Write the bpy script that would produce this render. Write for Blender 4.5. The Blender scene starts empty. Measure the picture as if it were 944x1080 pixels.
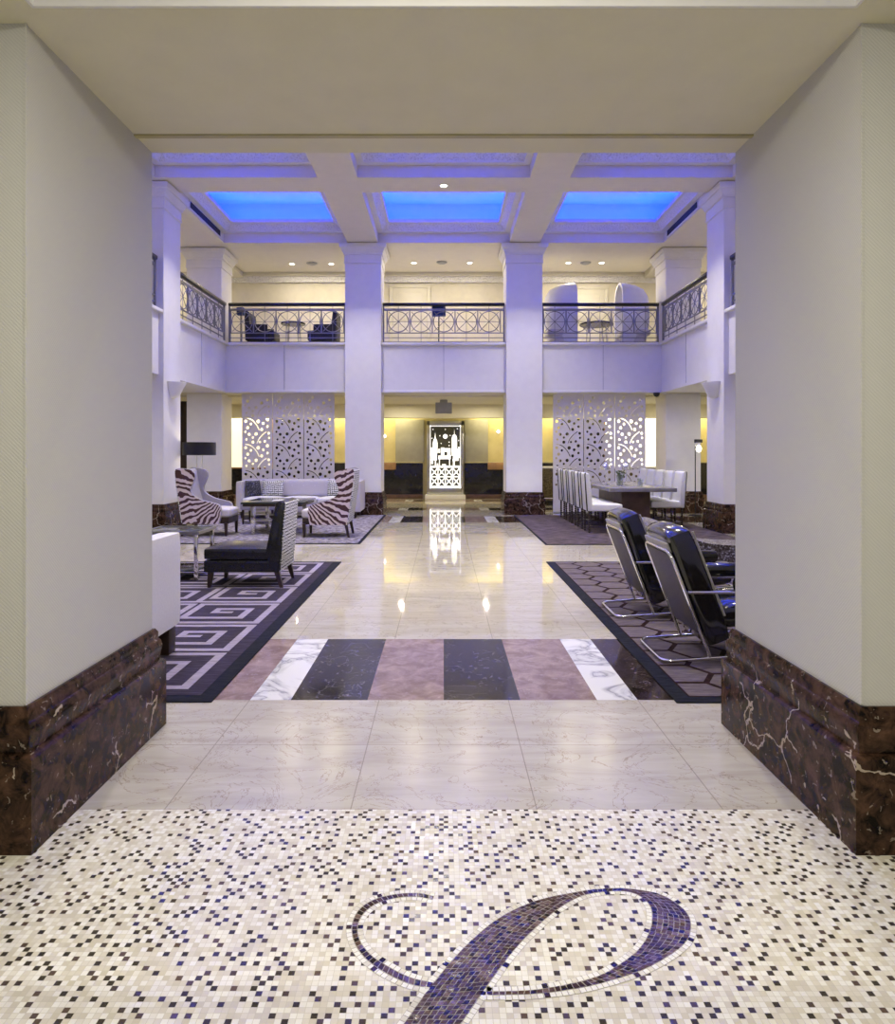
import bpy, bmesh, math, random
from mathutils import Vector, Matrix
random.seed(7)
C = bpy.context.scene.collection
PI = math.pi

# ------------------------------------------------------------------ materials
class G:
    def __init__(s, name):
        s.m = bpy.data.materials.new(name); s.m.use_nodes = True
        s.nt = s.m.node_tree; s.b = s.nt.nodes['Principled BSDF']; s._tc = None
    def n(s, t, **kw):
        x = s.nt.nodes.new(t)
        for k, v in kw.items(): setattr(x, k, v)
        return x
    def put(s, sock, v):
        if hasattr(v, 'is_output'): s.nt.links.new(v, sock)
        elif isinstance(v, (tuple, list)):
            sock.default_value = (*v, 1.0) if (len(sock.default_value) == 4 and len(v) == 3) else v
        else: sock.default_value = v
    def co(s, kind='Object'):
        if not s._tc: s._tc = s.n('ShaderNodeTexCoord')
        return s._tc.outputs[kind]
    def math(s, op, a, b=0.0, c=0.0, clamp=False):
        x = s.n('ShaderNodeMath', operation=op, use_clamp=clamp)
        s.put(x.inputs[0], a); s.put(x.inputs[1], b); s.put(x.inputs[2], c)
        return x.outputs[0]
    def vm(s, op, a, b=(0, 0, 0)):
        x = s.n('ShaderNodeVectorMath', operation=op)
        s.put(x.inputs[0], a); s.put(x.inputs[1], b)
        return x.outputs[0]
    def sep(s, v):
        x = s.n('ShaderNodeSeparateXYZ'); s.put(x.inputs[0], v); return x.outputs
    def comb(s, a=0., b=0., c=0.):
        x = s.n('ShaderNodeCombineXYZ'); s.put(x.inputs[0], a); s.put(x.inputs[1], b); s.put(x.inputs[2], c); return x.outputs[0]
    def noise(s, v, scale, detail=3., dist=0., rough=.5, col=False):
        x = s.n('ShaderNodeTexNoise'); s.put(x.inputs['Vector'], v)
        x.inputs['Scale'].default_value = scale; x.inputs['Detail'].default_value = detail
        x.inputs['Distortion'].default_value = dist; x.inputs['Roughness'].default_value = rough
        return x.outputs['Color' if col else 'Fac']
    def vor(s, v, scale, feature='F1', out='Distance'):
        x = s.n('ShaderNodeTexVoronoi', feature=feature); s.put(x.inputs['Vector'], v)
        x.inputs['Scale'].default_value = scale
        return x.outputs[out]
    def white(s, v, out='Value'):
        x = s.n('ShaderNodeTexWhiteNoise'); s.put(x.inputs['Vector'], v); return x.outputs[out]
    def ramp(s, f, stops, const=False):
        x = s.n('ShaderNodeValToRGB'); r = x.color_ramp
        if const: r.interpolation = 'CONSTANT'
        while len(r.elements) < len(stops): r.elements.new(.5)
        for e, (p, c) in zip(r.elements, stops):
            e.position = p; e.color = (*c, 1) if len(c) == 3 else c
        s.put(x.inputs[0], f); return x.outputs[0]
    def mix(s, f, a, b):
        x = s.n('ShaderNodeMix', data_type='RGBA')
        s.put(x.inputs[0], f); s.put(x.inputs[6], a); s.put(x.inputs[7], b); return x.outputs[2]
    def bump(s, h, strength=.3, dist=.01):
        x = s.n('ShaderNodeBump'); x.inputs['Strength'].default_value = strength
        x.inputs['Distance'].default_value = dist; s.put(x.inputs['Height'], h)
        s.nt.links.new(x.outputs[0], s.b.inputs['Normal'])
    def set(s, **kw):
        names = dict(col='Base Color', rough='Roughness', metal='Metallic', spec='Specular IOR Level', ior='IOR',
                     trans='Transmission Weight', em='Emission Color', ems='Emission Strength', coat='Coat Weight',
                     coatr='Coat Roughness', sheen='Sheen Weight', normal='Normal', alpha='Alpha')
        for k, v in kw.items(): s.put(s.b.inputs[names[k]], v)
        return s.m

def plain(name, col, rough=.5, metal=0., var=.06, scale=6., **kw):
    g = G(name); n = g.noise(g.co(), scale, 3.)
    lo = tuple(max(0, c*(1-var)) for c in col); hi = tuple(min(1, c*(1+var)) for c in col)
    return g.set(col=g.ramp(n, [(.3, lo), (.7, hi)]), rough=rough, metal=metal, **kw)

M = {}
M['plaster'] = plain('white plaster', (.76, .75, .75), .6, var=.02)
M['plaster_warm'] = plain('cream plaster', (.60, .57, .47), .6, var=.02)
M['ceil_cream'] = plain('beige ceiling paint', (.70, .67, .50), .7, var=.02)
M['beam_paint'] = plain('warm grey beam paint', (.74, .70, .60), .7, var=.02)
M['upper_wall'] = plain('upper hall wallpaper', (.62, .58, .46), .7, var=.04)
M['cove_white'] = plain('cove white', (.82, .82, .82), .8, var=.01)
M['gold'] = plain('gold wall finish', (.55, .48, .24), .45, var=.1, scale=3)
M['grey_panel'] = plain('grey wall panel', (.34, .33, .28), .35, var=.06)
M['black_panel'] = plain('black lacquer panel', (.012, .012, .016), .18, var=.1)
M['wood_orange'] = plain('honey wood', (.35, .2, .09), .4, var=.2)
M['wood_dark'] = plain('dark stained wood', (.03, .016, .012), .35, var=.3)
M['wood_brown'] = plain('walnut brown wood', (.10, .055, .04), .4, var=.3)
M['chrome'] = plain('polished chrome', (.85, .85, .85), .12, 1., var=.03)
M['steel'] = plain('satin steel', (.5, .5, .5), .3, 1., var=.05)
M['pewter'] = plain('pewter ironwork', (.20, .20, .23), .4, .3, var=.05)
M['black_rail'] = plain('black painted rail', (.012, .012, .014), .3, var=.1)
M['black_leather'] = plain('black leather', (.012, .012, .014), .22, var=.2, scale=30)
M['black_patent'] = plain('black patent leather', (.008, .008, .010), .12, var=.2, scale=30, coat=.6, coatr=.06)
M['white_leather'] = plain('white leather', (.80, .80, .80), .4, var=.03)
M['white_fabric'] = plain('white upholstery', (.72, .71, .74), .75, var=.04, scale=60)
M['lav_fabric'] = plain('pale lavender grey upholstery', (.58, .55, .60), .7, var=.05, scale=50)
M['grey_fabric'] = plain('grey upholstery', (.36, .34, .36), .7, var=.06, scale=50)
M['cane'] = plain('grey woven back panel', (.075, .064, .066), .6, var=.3, scale=90)
M['greybind'] = plain('grey leather binding', (.30, .29, .28), .4, var=.2, scale=40)
M['navy'] = plain('dark blue cloth', (.03, .06, .25), .6)
M['charcoal'] = plain('charcoal upholstery', (.025, .025, .03), .6)
M['egg'] = plain('pale lavender shell', (.80, .80, .86), .5, var=.02)
M['shade_black'] = plain('black lampshade', (.012, .010, .009), .35)
M['sign_grey'] = plain('grey sign housing', (.33, .34, .36), .5)
M['screen'] = plain('pearl screen lacquer', (.70, .67, .67), .35, var=.03)
M['vent_dark'] = plain('vent grille dark', (.018, .018, .02), .6)
M['leaf'] = plain('green leaves', (.08, .14, .04), .5, var=.4)
M['paper'] = plain('magazine paper', (.65, .65, .62), .5, var=.2, scale=25)
M['tabletop'] = plain('grey stone table top', (.20, .19, .19), .22, var=.15)
M['groove'] = plain('panel joint', (.42, .42, .46), .7)
M['bead'] = plain('gilt bead trim', (.42, .38, .22), .5)
M['white_gloss'] = plain('white bowl glass', (.82, .82, .82), .3, var=.01)

def emit(name, col, st):
    g = G(name); n = g.noise(g.co(), 4.)
    return g.set(col=g.ramp(n, [(.3, tuple(.9*c for c in col)), (.7, col)]), em=col, ems=st, rough=.4)
M['bulb'] = emit('glowing bulb', (1., .93, .8), 6.)
M['lens'] = emit('downlight lens', (1., .94, .82), 9.)
M['etched'] = emit('backlit white glass', (1., 1., 1.), .8)
M['wall_glow'] = emit('warm wall glow', (1., .93, .70), .8)
M['window'] = emit('bright window', (1., .98, .92), 1.2)
g = G('smoked glass'); M['smoked'] = g.set(col=g.ramp(g.noise(g.co(), 2.), [(.3, (.05, .055, .045)), (.7, (.09, .085, .06))]), rough=.15)
g = G('clear glass'); g.noise(g.co(), 2.); M['glass'] = g.set(col=(.9, .95, .93), rough=.03, trans=.9, ior=1.45)
g = G('dark table glass'); M['dark_glass'] = g.set(col=g.ramp(g.noise(g.co(), 3.), [(.3, (.02, .025, .025)), (.7, (.04, .05, .05))]), rough=.06)

# fabric wallpaper of the passage
g = G('woven wallpaper'); v = g.sep(g.co())
u = g.math('ADD', v[0], v[1])
w1 = g.math('SINE', g.math('MULTIPLY', g.math('ADD', u, v[2]), 420.))
w2 = g.math('SINE', g.math('MULTIPLY', g.math('SUBTRACT', u, v[2]), 760.))
h = g.math('ADD', g.math('MULTIPLY', w1, .6), g.math('MULTIPLY', w2, .4))
n = g.noise(g.co(), 60., 2.)
g.bump(g.math('ADD', h, n), .25, .002)
f = g.math('MULTIPLY_ADD', h, .25, .5)
M['wallpaper'] = g.set(col=g.ramp(f, [(.2, (.47, .465, .445)), (.8, (.58, .575, .55))]), rough=.75)

# ornate plaster moulding
g = G('ornate plaster'); vv = g.vor(g.co(), 26.)
g.bump(vv, .8, .03)
M['ornate'] = g.set(col=g.ramp(vv, [(.1, (.62, .60, .58)), (.45, (.80, .79, .78))]), rough=.6)

def marble_cream(name, rough, spec):
    g = G(name); c = g.co(); s = g.sep(c)
    sc = g.comb(g.math('MULTIPLY', s[0], .8), g.math('MULTIPLY', s[1], 4.5), s[2])
    n1 = g.noise(sc, 1.6, 8., 1.2, .6)
    n2 = g.noise(c, 2.2, 8., 2.5, .6)
    base = g.ramp(n1, [(.25, (.37, .335, .265)), (.5, (.455, .425, .345)), (.75, (.53, .50, .415))])
    vein = g.math('LESS_THAN', g.math('ABSOLUTE', g.math('SUBTRACT', n2, .5)), .0045)
    base = g.mix(g.math('MULTIPLY', vein, .65), base, (.20, .14, .09))
    fx = g.math('FRACT', g.math('ADD', g.math('DIVIDE', s[0], .78), 100.5))
    fy = g.math('FRACT', g.math('ADD', g.math('DIVIDE', g.math('SUBTRACT', s[1], 2.859), .629), 100.))
    lx = g.math('GREATER_THAN', g.math('ABSOLUTE', g.math('SUBTRACT', fx, .5)), .4968)
    ly = g.math('GREATER_THAN', g.math('ABSOLUTE', g.math('SUBTRACT', fy, .5)), .4960)
    ln = g.math('MULTIPLY', g.math('MAXIMUM', lx, ly), .7)
    cell = g.white(g.comb(g.math('FLOOR', g.math('ADD', g.math('DIVIDE', s[0], .78), 100.5)), g.math('FLOOR', g.math('ADD', g.math('DIVIDE', g.math('SUBTRACT', s[1], 2.859), .629), 100.)), 0.))
    base = g.mix(g.math('MULTIPLY', cell, .22), base, (.52, .46, .40))
    base = g.mix(ln, base, (.22, .19, .16))
    return g.set(col=base, rough=rough, spec=spec)
M['cream'] = marble_cream('polished cream marble', .04, .8)
M['cream_honed'] = marble_cream('honed cream marble', .20, .4)

def stone(name, dark, mid, vein, vs=3., vw=.010, vamt=.7, nscale=6., rough=.09, spec=.3):
    g = G(name); c = g.co()
    n1 = g.noise(c, nscale, 9., .6, .65)
    base = g.ramp(n1, [(.38, dark), (.66, mid)])
    wob = g.vm('ADD', c, g.vm('SCALE', g.noise(c, 5., 5., col=True)))
    x = g.nt.nodes[-1]
    d = g.noise(c, 4., 5., col=True)
    sc = g.n('ShaderNodeVectorMath', operation='SCALE'); g.put(sc.inputs[0], d); sc.inputs['Scale'].default_value = .35
    wc = g.vm('ADD', c, sc.outputs[0])
    e = g.vor(wc, vs, 'DISTANCE_TO_EDGE')
    thin = g.math('LESS_THAN', e, vw)
    mask = g.math('GREATER_THAN', g.noise(c, 2.3, 3.), .51)
    base = g.mix(g.math('MULTIPLY', g.math('MULTIPLY', thin, mask), vamt), base, vein)
    sp = g.math('GREATER_THAN', g.noise(c, 28., 4., 1.), .66)
    base = g.mix(g.math('MULTIPLY', sp, .35), base, vein)
    return g.set(col=base, rough=rough, spec=spec)
M['emperador'] = stone('dark brown marble', (.005, .003, .002), (.095, .050, .030), (.50, .42, .34), 2.6, .011, .75, 13., .17, spec=.12)
M['black_marble'] = stone('black marble', (.011, .009, .009), (.032, .027, .028), (.35, .34, .36), 5., .006, .4, 5.)
M['brown_marble'] = stone('brown black marble', (.014, .010, .010), (.060, .040, .034), (.35, .3, .28), 6., .005, .4, 12.)
M['rose_marble'] = stone('rose marble', (.20, .135, .12), (.34, .25, .225), (.44, .37, .34), 7., .006, .4, 8.)
g = G('white veined marble'); c = g.co(); n = g.noise(c, 1.7, 7., 1.8, .55)
v = g.math('ABSOLUTE', g.math('SUBTRACT', n, .5))
M['white_marble'] = g.set(col=g.ramp(v, [(0., (.30, .30, .33)), (.02, (.55, .55, .57)), (.08, (.74, .74, .74))]), rough=.09, spec=.55)

def mosaic():
    g = G('stone mosaic'); s = g.sep(g.co()); p = .0186
    ux = g.math('DIVIDE', s[0], p); uy = g.math('DIVIDE', s[1], p)
    cell = g.comb(g.math('ADD', g.math('FLOOR', ux), .5), g.math('ADD', g.math('FLOOR', uy), .5), 0.)
    r = g.white(cell); rc = g.white(g.vm('ADD', cell, (31.5, 7.5, 3.)), 'Color')
    dark = g.math('GREATER_THAN', r, .76)
    for dx, dy in ((1, 0), (-1, 0), (0, 1), (0, -1)):
        dark = g.math('MULTIPLY', dark, g.math('GREATER_THAN', r, g.white(g.vm('ADD', cell, (dx, dy, 0)))))
    rr = g.sep(rc)
    light = g.ramp(rr[0], [(0., (.56, .52, .42)), (.35, (.66, .62, .53)), (.7, (.76, .74, .68)), (1., (.82, .81, .78))])
    dk = g.ramp(rr[1], [(0., (.008, .006, .005)), (.6, (.020, .013, .010)), (1., (.085, .05, .036))])
    n = g.noise(g.co(), 160., 3.)
    col = g.mix(dark, light, dk)
    col = g.mix(g.math('MULTIPLY', n, .15), col, (.45, .40, .33))
    fx = g.math('ABSOLUTE', g.math('SUBTRACT', g.math('FRACT', ux), .5)); fy = g.math('ABSOLUTE', g.math('SUBTRACT', g.math('FRACT', uy), .5))
    gr = g.math('GREATER_THAN', g.math('MAXIMUM', fx, fy), .462)
    col = g.mix(g.math('MULTIPLY', gr, .8), col, (.46, .43, .35))
    tilt = g.vm('SUBTRACT', rc, (.5, .5, .5))
    sc = g.n('ShaderNodeVectorMath', operation='SCALE'); g.put(sc.inputs[0], tilt); sc.inputs['Scale'].default_value = .10
    nm = g.vm('NORMALIZE', g.vm('ADD', sc.outputs[0], (0, 0, 1)))
    return g.set(col=col, rough=g.math('MULTIPLY_ADD', gr, .4, .15), normal=nm, spec=.24)
M['mosaic'] = mosaic()
def tess(name, col, var=.25, tilt=.06):
    g = G(name); n = g.noise(g.co(), 90., 3.)
    cells = g.white(g.vm('SNAP', g.co(), (.012, .012, .012)), 'Color')
    sc = g.n('ShaderNodeVectorMath', operation='SCALE'); g.put(sc.inputs[0], g.vm('SUBTRACT', g.noise(g.co(), 40., 0., col=True), (.5, .5, .5))); sc.inputs['Scale'].default_value = tilt*3
    lo = tuple(c*(1-var) for c in col); hi = tuple(min(1, c*(1+var)) for c in col)
    return g.set(col=g.ramp(n, [(.35, lo), (.65, hi)]), rough=.13, spec=.28, normal=g.vm('NORMALIZE', g.vm('ADD', sc.outputs[0], (0, 0, 1))))
TESS = [tess('black letter tile', (.016, .011, .011)), tess('dark brown letter tile', (.045, .026, .022)), tess('brown letter tile', (.095, .058, .050)), tess('mauve letter tile', (.17, .115, .105)),
        tess('cream border tile', (.66, .63, .55), .06, .02), tess('white border tile', (.80, .79, .75), .05, .02)]
M['grout'] = plain('tile grout', (.36, .33, .28), .7)

def carpet(name, a, b, sx=1., sy=1., scale=40., lo=.35, hi=.65):
    g = G(name); s = g.sep(g.co())
    n = g.noise(g.comb(g.math('MULTIPLY', s[0], sx), g.math('MULTIPLY', s[1], sy), s[2]), scale, 5., .3)
    fine = g.noise(g.co(), 260., 2.)
    g.bump(fine, .5, .004)
    return g.set(col=g.ramp(n, [(lo, a), (hi, b)]), rough=.95, spec=.1)
M['rug_navy'] = carpet('navy rug border', (.010, .011, .016), (.022, .023, .032), .3, 2., 40.)
M['rug_violet'] = carpet('dark violet carpet', (.022, .018, .028), (.060, .048, .068), .25, 3., 36.)
M['rug_lilac'] = carpet('pale lilac carpet', (.23, .20, .24), (.35, .31, .36), .3, 3., 40.)
M['rug_hex'] = carpet('mauve carpet', (.085, .068, .068), (.165, .135, .133), .3, 3., 40.)
M['rug_line'] = carpet('dark maroon carpet', (.010, .004, .004), (.028, .011, .012), 1., 1., 40.)
M['rug_grey'] = carpet('mottled grey carpet', (.10, .09, .105), (.34, .31, .34), .8, 1.6, 14., .44, .56)
M['rug_brown'] = carpet('streaked brown carpet', (.032, .024, .025), (.150, .115, .112), .35, 2.4, 16., .40, .62)

def zebra():
    g = G('zebra print hide'); s = g.sep(g.co())
    ang = g.math('ARCTAN2', g.math('SUBTRACT', s[2], .74), g.math('SUBTRACT', s[0], .40))
    k = g.n('ShaderNodeMath', operation='MODULO'); g.put(k.inputs[0], g.math('ADD', ang, 2*PI)); k.inputs[1].default_value = 2*PI
    n = g.noise(g.co(), 4.5, 2., .3)
    t = g.math('ADD', g.math('MULTIPLY', k.outputs[0], 7.0), g.math('MULTIPLY', n, 2.2))
    w = g.math('SINE', g.math('MULTIPLY', t, 2*PI))
    return g.set(col=g.ramp(g.math('MULTIPLY_ADD', w, .5, .5), [(.46, (.62, .52, .52)), (.54, (.055, .018, .022))]), rough=.75)
M['zebra'] = zebra()
def maze(name, scale, axes=(1, 2), a=(.72, .72, .70), b=(.03, .03, .03)):
    g = G(name); s = g.sep(g.co())
    u = g.math('MULTIPLY', s[axes[0]], scale); v = g.math('MULTIPLY', s[axes[1]], scale)
    r = g.white(g.comb(g.math('FLOOR', u), g.math('FLOOR', v), 1.))
    pick = g.math('GREATER_THAN', r, .5)
    fu = g.math('FRACT', u); fv = g.math('FRACT', v)
    f = g.math('ADD', g.math('MULTIPLY', fu, pick), g.math('MULTIPLY', fv, g.math('SUBTRACT', 1., pick)))
    line = g.math('LESS_THAN', g.math('ABSOLUTE', g.math('SUBTRACT', f, .5)), .2)
    return g.set(col=g.mix(line, a, b), rough=.8)
M['maze_back'] = maze('black and white key fabric', 26., (1, 2), (.66, .66, .66), (.04, .04, .045))
M['maze_pillow'] = maze('maze print fabric', 24., (0, 2))
g = G('dark patterned fabric'); v = g.vor(g.co(), 38.)
M['dark_print'] = g.set(col=g.ramp(v, [(.25, (.25, .24, .27)), (.4, (.02, .02, .025))]), rough=.8)
g = G('speckled hide'); n = g.noise(g.co(), 48., 4.)
M['speckle'] = g.set(col=g.ramp(n, [(.42, (.035, .025, .02)), (.56, (.14, .12, .11)), (.68, (.5, .5, .52))]), rough=.6)
g = G('bronze mesh'); n = g.vor(g.co(), 40.)
M['bronze'] = g.set(col=g.ramp(n, [(.2, (.30, .24, .10)), (.6, (.10, .08, .04))]), rough=.35, metal=.6)

# ------------------------------------------------------------------ mesh helpers
class MB:
    def __init__(s): s.bm = bmesh.new()
    def _add(s, t, mi=0, mat=None):
        if mat is not None: bmesh.ops.transform(t, matrix=mat, verts=t.verts)
        bmesh.ops.recalc_face_normals(t, faces=t.faces)
        for f in t.faces:
            if mi is not None: f.material_index = mi
        me = bpy.data.meshes.new('tmp'); t.to_mesh(me); t.free()
        s.bm.from_mesh(me); bpy.data.meshes.remove(me); return s
    def box(s, x0, x1, y0, y1, z0, z1, bev=0., seg=2, mi=0, mat=None):
        t = bmesh.new(); bmesh.ops.create_cube(t, size=1.)
        for v in t.verts:
            v.co = Vector((x0+(v.co.x+.5)*(x1-x0), y0+(v.co.y+.5)*(y1-y0), z0+(v.co.z+.5)*(z1-z0)))
        if bev: bmesh.ops.bevel(t, geom=list(t.edges), offset=bev, segments=seg, profile=.5, affect='EDGES')
        return s._add(t, mi, mat)
    def soft(s, x0, x1, y0, y1, z0, z1, r=.04, puff=.0, mi=0, mat=None, cuts=7):
        """upholstered block: rounded box whose top and bottom bulge"""
        t = bmesh.new(); bmesh.ops.create_cube(t, size=2.)
        bmesh.ops.subdivide_edges(t, edges=list(t.edges), cuts=cuts, use_grid_fill=True)
        hx, hy, hz = (x1-x0)/2, (y1-y0)/2, (z1-z0)/2; r = min(r, hx*.98, hy*.98, hz*.98)
        for v in t.verts:
            u = v.co.copy()
            p = Vector((u.x*hx, u.y*hy, u.z*hz))
            q = Vector((max(-hx+r, min(hx-r, p.x)), max(-hy+r, min(hy-r, p.y)), max(-hz+r, min(hz-r, p.z))))
            # push corner vertices on to the rounding
            d = Vector((u.x if abs(u.x) > .999 else 0, u.y if abs(u.y) > .999 else 0, u.z if abs(u.z) > .999 else 0))
            e = p - q
            if d.length > 0:
                dd = e + d*1e-6
                dd.normalize(); p = q + dd*r
            p.z += puff*(1-u.x**2)*(1-u.y**2)*(1 if u.z > 0 else -1)*abs(u.z)
            v.co = p + Vector(((x0+x1)/2, (y0+y1)/2, (z0+z1)/2))
        return s._add(t, mi, mat)
    def prism(s, pts, axis, a, b, bev=0., mi=0, mat=None, seg=2):
        """outline pts in the plane across `axis`, extruded from a to b"""
        t = bmesh.new()
        def P(u, v, w):
            return {'x': (w, u, v), 'y': (u, w, v), 'z': (u, v, w)}[axis]
        A = [t.verts.new(P(u, v, a)) for u, v in pts]; B = [t.verts.new(P(u, v, b)) for u, v in pts]
        n = len(pts); t.faces.new(A); t.faces.new(B[::-1])
        for i in range(n): t.faces.new((A[i], B[i], B[(i+1) % n], A[(i+1) % n]))
        bmesh.ops.recalc_face_normals(t, faces=t.faces)
        if bev: bmesh.ops.bevel(t, geom=[e for e in t.edges], offset=bev, segments=seg, profile=.5, affect='EDGES')
        bmesh.ops.triangulate(t, faces=[f for f in t.faces if len(f.verts) > 4])
        return s._add(t, mi, mat)
    def tube(s, pts, r, n=8, closed=False, mi=0, mat=None):
        t = bmesh.new(); pts = [Vector(p) for p in pts]; L = len(pts); rings = []
        rad = r if isinstance(r, (list, tuple)) else [r]*L
        up = None
        for i, p in enumerate(pts):
            if closed: d = (pts[(i+1) % L]-pts[i-1])
            else: d = pts[min(i+1, L-1)]-pts[max(i-1, 0)]
            d.normalize()
            if up is None:
                up = d.orthogonal().normalized()
            up = (up - d*up.dot(d)); up.normalize()
            sd = d.cross(up)
            rings.append([t.verts.new(p+(up*math.cos(2*PI*k/n)+sd*math.sin(2*PI*k/n))*rad[i]) for k in range(n)])
        for i in range(L if closed else L-1):
            a, b = rings[i], rings[(i+1) % L]
            for k in range(n): t.faces.new((a[k], a[(k+1) % n], b[(k+1) % n], b[k]))
        if not closed: t.faces.new(rings[0][::-1]); t.faces.new(rings[-1])
        return s._add(t, mi, mat)
    def lathe(s, prof, cx=0., cy=0., n=20, mi=0, mat=None, a0=0., a1=2*PI, cap=True):
        t = bmesh.new(); full = abs(a1-a0-2*PI) < 1e-6; m = n if full else n+1
        rings = []
        for r, z in prof:
            rings.append([t.verts.new((cx+r*math.cos(a0+(a1-a0)*k/n), cy+r*math.sin(a0+(a1-a0)*k/n), z)) for k in range(m)])
        for a, b in zip(rings, rings[1:]):
            for k in range(n):
                t.faces.new((a[k], a[(k+1) % m], b[(k+1) % m], b[k]))
        if cap:
            t.faces.new(rings[0][::-1]); t.faces.new(rings[-1])
        if not full:
            t.faces.new([r[0] for r in rings]); t.faces.new([r[-1] for r in rings][::-1])
        bmesh.ops.remove_doubles(t, verts=t.verts, dist=1e-5)
        return s._add(t, mi, mat)
    def ring(s, x0, x1, y0, y1, prof, mi=0, mids=None, flip=False):
        """moulding profile [(inset, z)] swept round a rectangle"""
        t = bmesh.new(); rows = []
        for d, z in prof:
            rows.append([t.verts.new(p) for p in ((x0+d, y0+d, z), (x1-d, y0+d, z), (x1-d, y1-d, z), (x0+d, y1-d, z))])
        fs = []
        for i, (a, b) in enumerate(zip(rows, rows[1:])):
            for k in range(4):
                f = t.faces.new((a[k], a[(k+1) % 4], b[(k+1) % 4], b[k]))
                f.material_index = mids[i] if mids else mi
        return s._add(t, None)
    def quad(s, x0, x1, y0, y1, z, mi=0):
        t = bmesh.new()
        t.faces.new([t.verts.new(p) for p in ((x0, y0, z), (x1, y0, z), (x1, y1, z), (x0, y1, z))])
        for f in t.faces:
            f.material_index = mi
        me = bpy.data.meshes.new('tmp'); t.to_mesh(me); t.free(); s.bm.from_mesh(me); bpy.data.meshes.remove(me); return s
    def build(s, name, mats, parent=None, smooth=True, loc=None):
        me = bpy.data.meshes.new(name)
        if smooth:
            for f in s.bm.faces: f.smooth = True
            for e in s.bm.edges:
                e.smooth = (len(e.link_faces) == 2 and e.calc_face_angle(0) < math.radians(38))
        s.bm.to_mesh(me); s.bm.free()
        for m in (mats if isinstance(mats, (list, tuple)) else [mats]): me.materials.append(m)
        o = bpy.data.objects.new(name, me); C.objects.link(o)
        if parent: o.parent = parent
        if loc: o.location = loc
        return o

def tag(o, label=None, cat=None, group=None, kind=None):
    if label: o['label'] = label
    if cat: o['category'] = cat
    if group: o['group'] = group
    if kind: o['kind'] = kind
    return o
def thing(name, label, cat, loc=(0, 0, 0), rz=0., group=None, kind=None):
    o = bpy.data.objects.new(name, None); C.objects.link(o)
    o.empty_display_size = .2; o.location = loc; o.rotation_euler = (0, 0, rz)
    return tag(o, label, cat, group, kind)
def dup(root, label, loc, rz=0., group=None):
    r = root.copy(); C.objects.link(r); r.location = loc; r.rotation_euler = (0, 0, rz); r['label'] = label
    if group: r['group'] = group
    for ch in list(root.children):
        c = ch.copy(); C.objects.link(c); c.parent = r
        for gch in ch.children:
            d = gch.copy(); C.objects.link(d); d.parent = c
    return r
def struct(name, mb, mats, label=None, cat=None, smooth=True):
    o = mb.build(name, mats, smooth=smooth); o['kind'] = 'structure'
    return tag(o, label, cat)
def smoothline(P, n=6):
    """Catmull-Rom through the points"""
    out = []
    for i in range(len(P)-1):
        a, b, c, d = P[max(i-1, 0)], P[i], P[i+1], P[min(i+2, len(P)-1)]
        for k in range(n):
            t = k/n
            out.append(tuple(.5*((2*b[j])+(-a[j]+c[j])*t+(2*a[j]-5*b[j]+4*c[j]-d[j])*t*t+(-a[j]+3*b[j]-3*c[j]+d[j])*t**3) for j in range(len(b))))
    out.append(tuple(P[-1])); return out
def fillet(P, r, n=6):
    """polyline with rounded corners"""
    P = [Vector(p) for p in P]; out = [P[0]]
    for i in range(1, len(P)-1):
        a, b, c = P[i-1], P[i], P[i+1]
        d1, d2 = (a-b), (c-b); rr = min(r, d1.length*.49, d2.length*.49)
        p, q = b+d1.normalized()*rr, b+d2.normalized()*rr
        for k in range(n+1):
            t = k/n; out.append((p*(1-t)**2+b*2*t*(1-t)+q*t*t))
    out.append(P[-1]); return out

# ------------------------------------------------------------------ lights
def area(name, loc, power, size, col=(1, 1, 1), rot=(0, 0, 0), sy=None, spread=None, shape=None):
    l = bpy.data.lights.new(name, 'AREA'); l.energy = power; l.color = col; l.size = size
    l.shape = shape or ('RECTANGLE' if sy else 'DISK')
    if sy: l.size_y = sy
    if spread: l.spread = spread
    o = bpy.data.objects.new(name, l); o.location = loc; o.rotation_euler = rot; C.objects.link(o); return o
def point(name, loc, power, r=.05, col=(1, 1, 1)):
    l = bpy.data.lights.new(name, 'POINT'); l.energy = power; l.color = col; l.shadow_soft_size = r
    o = bpy.data.objects.new(name, l); o.location = loc; C.objects.link(o); return o
def spot(name, loc, power, target, angle, blend=.6, r=.06, col=(1, 1, 1)):
    l = bpy.data.lights.new(name, 'SPOT'); l.energy = power; l.color = col; l.spot_size = angle; l.spot_blend = blend; l.shadow_soft_size = r
    o = bpy.data.objects.new(name, l); o.location = loc
    o.rotation_euler = (Vector(target)-Vector(loc)).to_track_quat('-Z', 'Y').to_euler(); C.objects.link(o); return o
WARM = (1., .88, .68); NEUT = (1., .96, .90); COOL = (.86, .90, 1.); BLUE = (.002, .036, 1.)

# ================================================================== SETTING
# ---- floor
b = MB()
b.quad(-9.5, 9.5, -1.5, 2.859, 0, 0)
def stripes(y0, y1):
    for x0, x1, m in ((-9.5, -1.168, 4), (-1.168, -.923, 2), (-.923, -.46, 3), (-.46, 0, 4), (0, .462, 3), (.462, .925, 4), (.925, 1.170, 2), (1.170, 9.5, 5)):
        b.quad(x0, x1, y0, y1, 0, m)
ys = [(2.859, 4.117, 0), (4.117, 5.455, 1), (5.455, 14.40, 0), (14.40, 15.74, 1), (15.74, 17.35, 0), (17.35, 18.1, 1), (18.1, 20.4, 0), (20.4, 21.1, 1), (21.1, 22.2, 0)]
for y0, y1, st in ys:
    if st: stripes(y0, y1)
    else: b.quad(-9.5, 9.5, y0, y1, 0, 6 if y0 < 3 else 1)
struct('floor', b, [M['mosaic'], M['cream'], M['white_marble'], M['black_marble'], M['rose_marble'], M['brown_marble'], M['cream_honed']], smooth=False)

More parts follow.
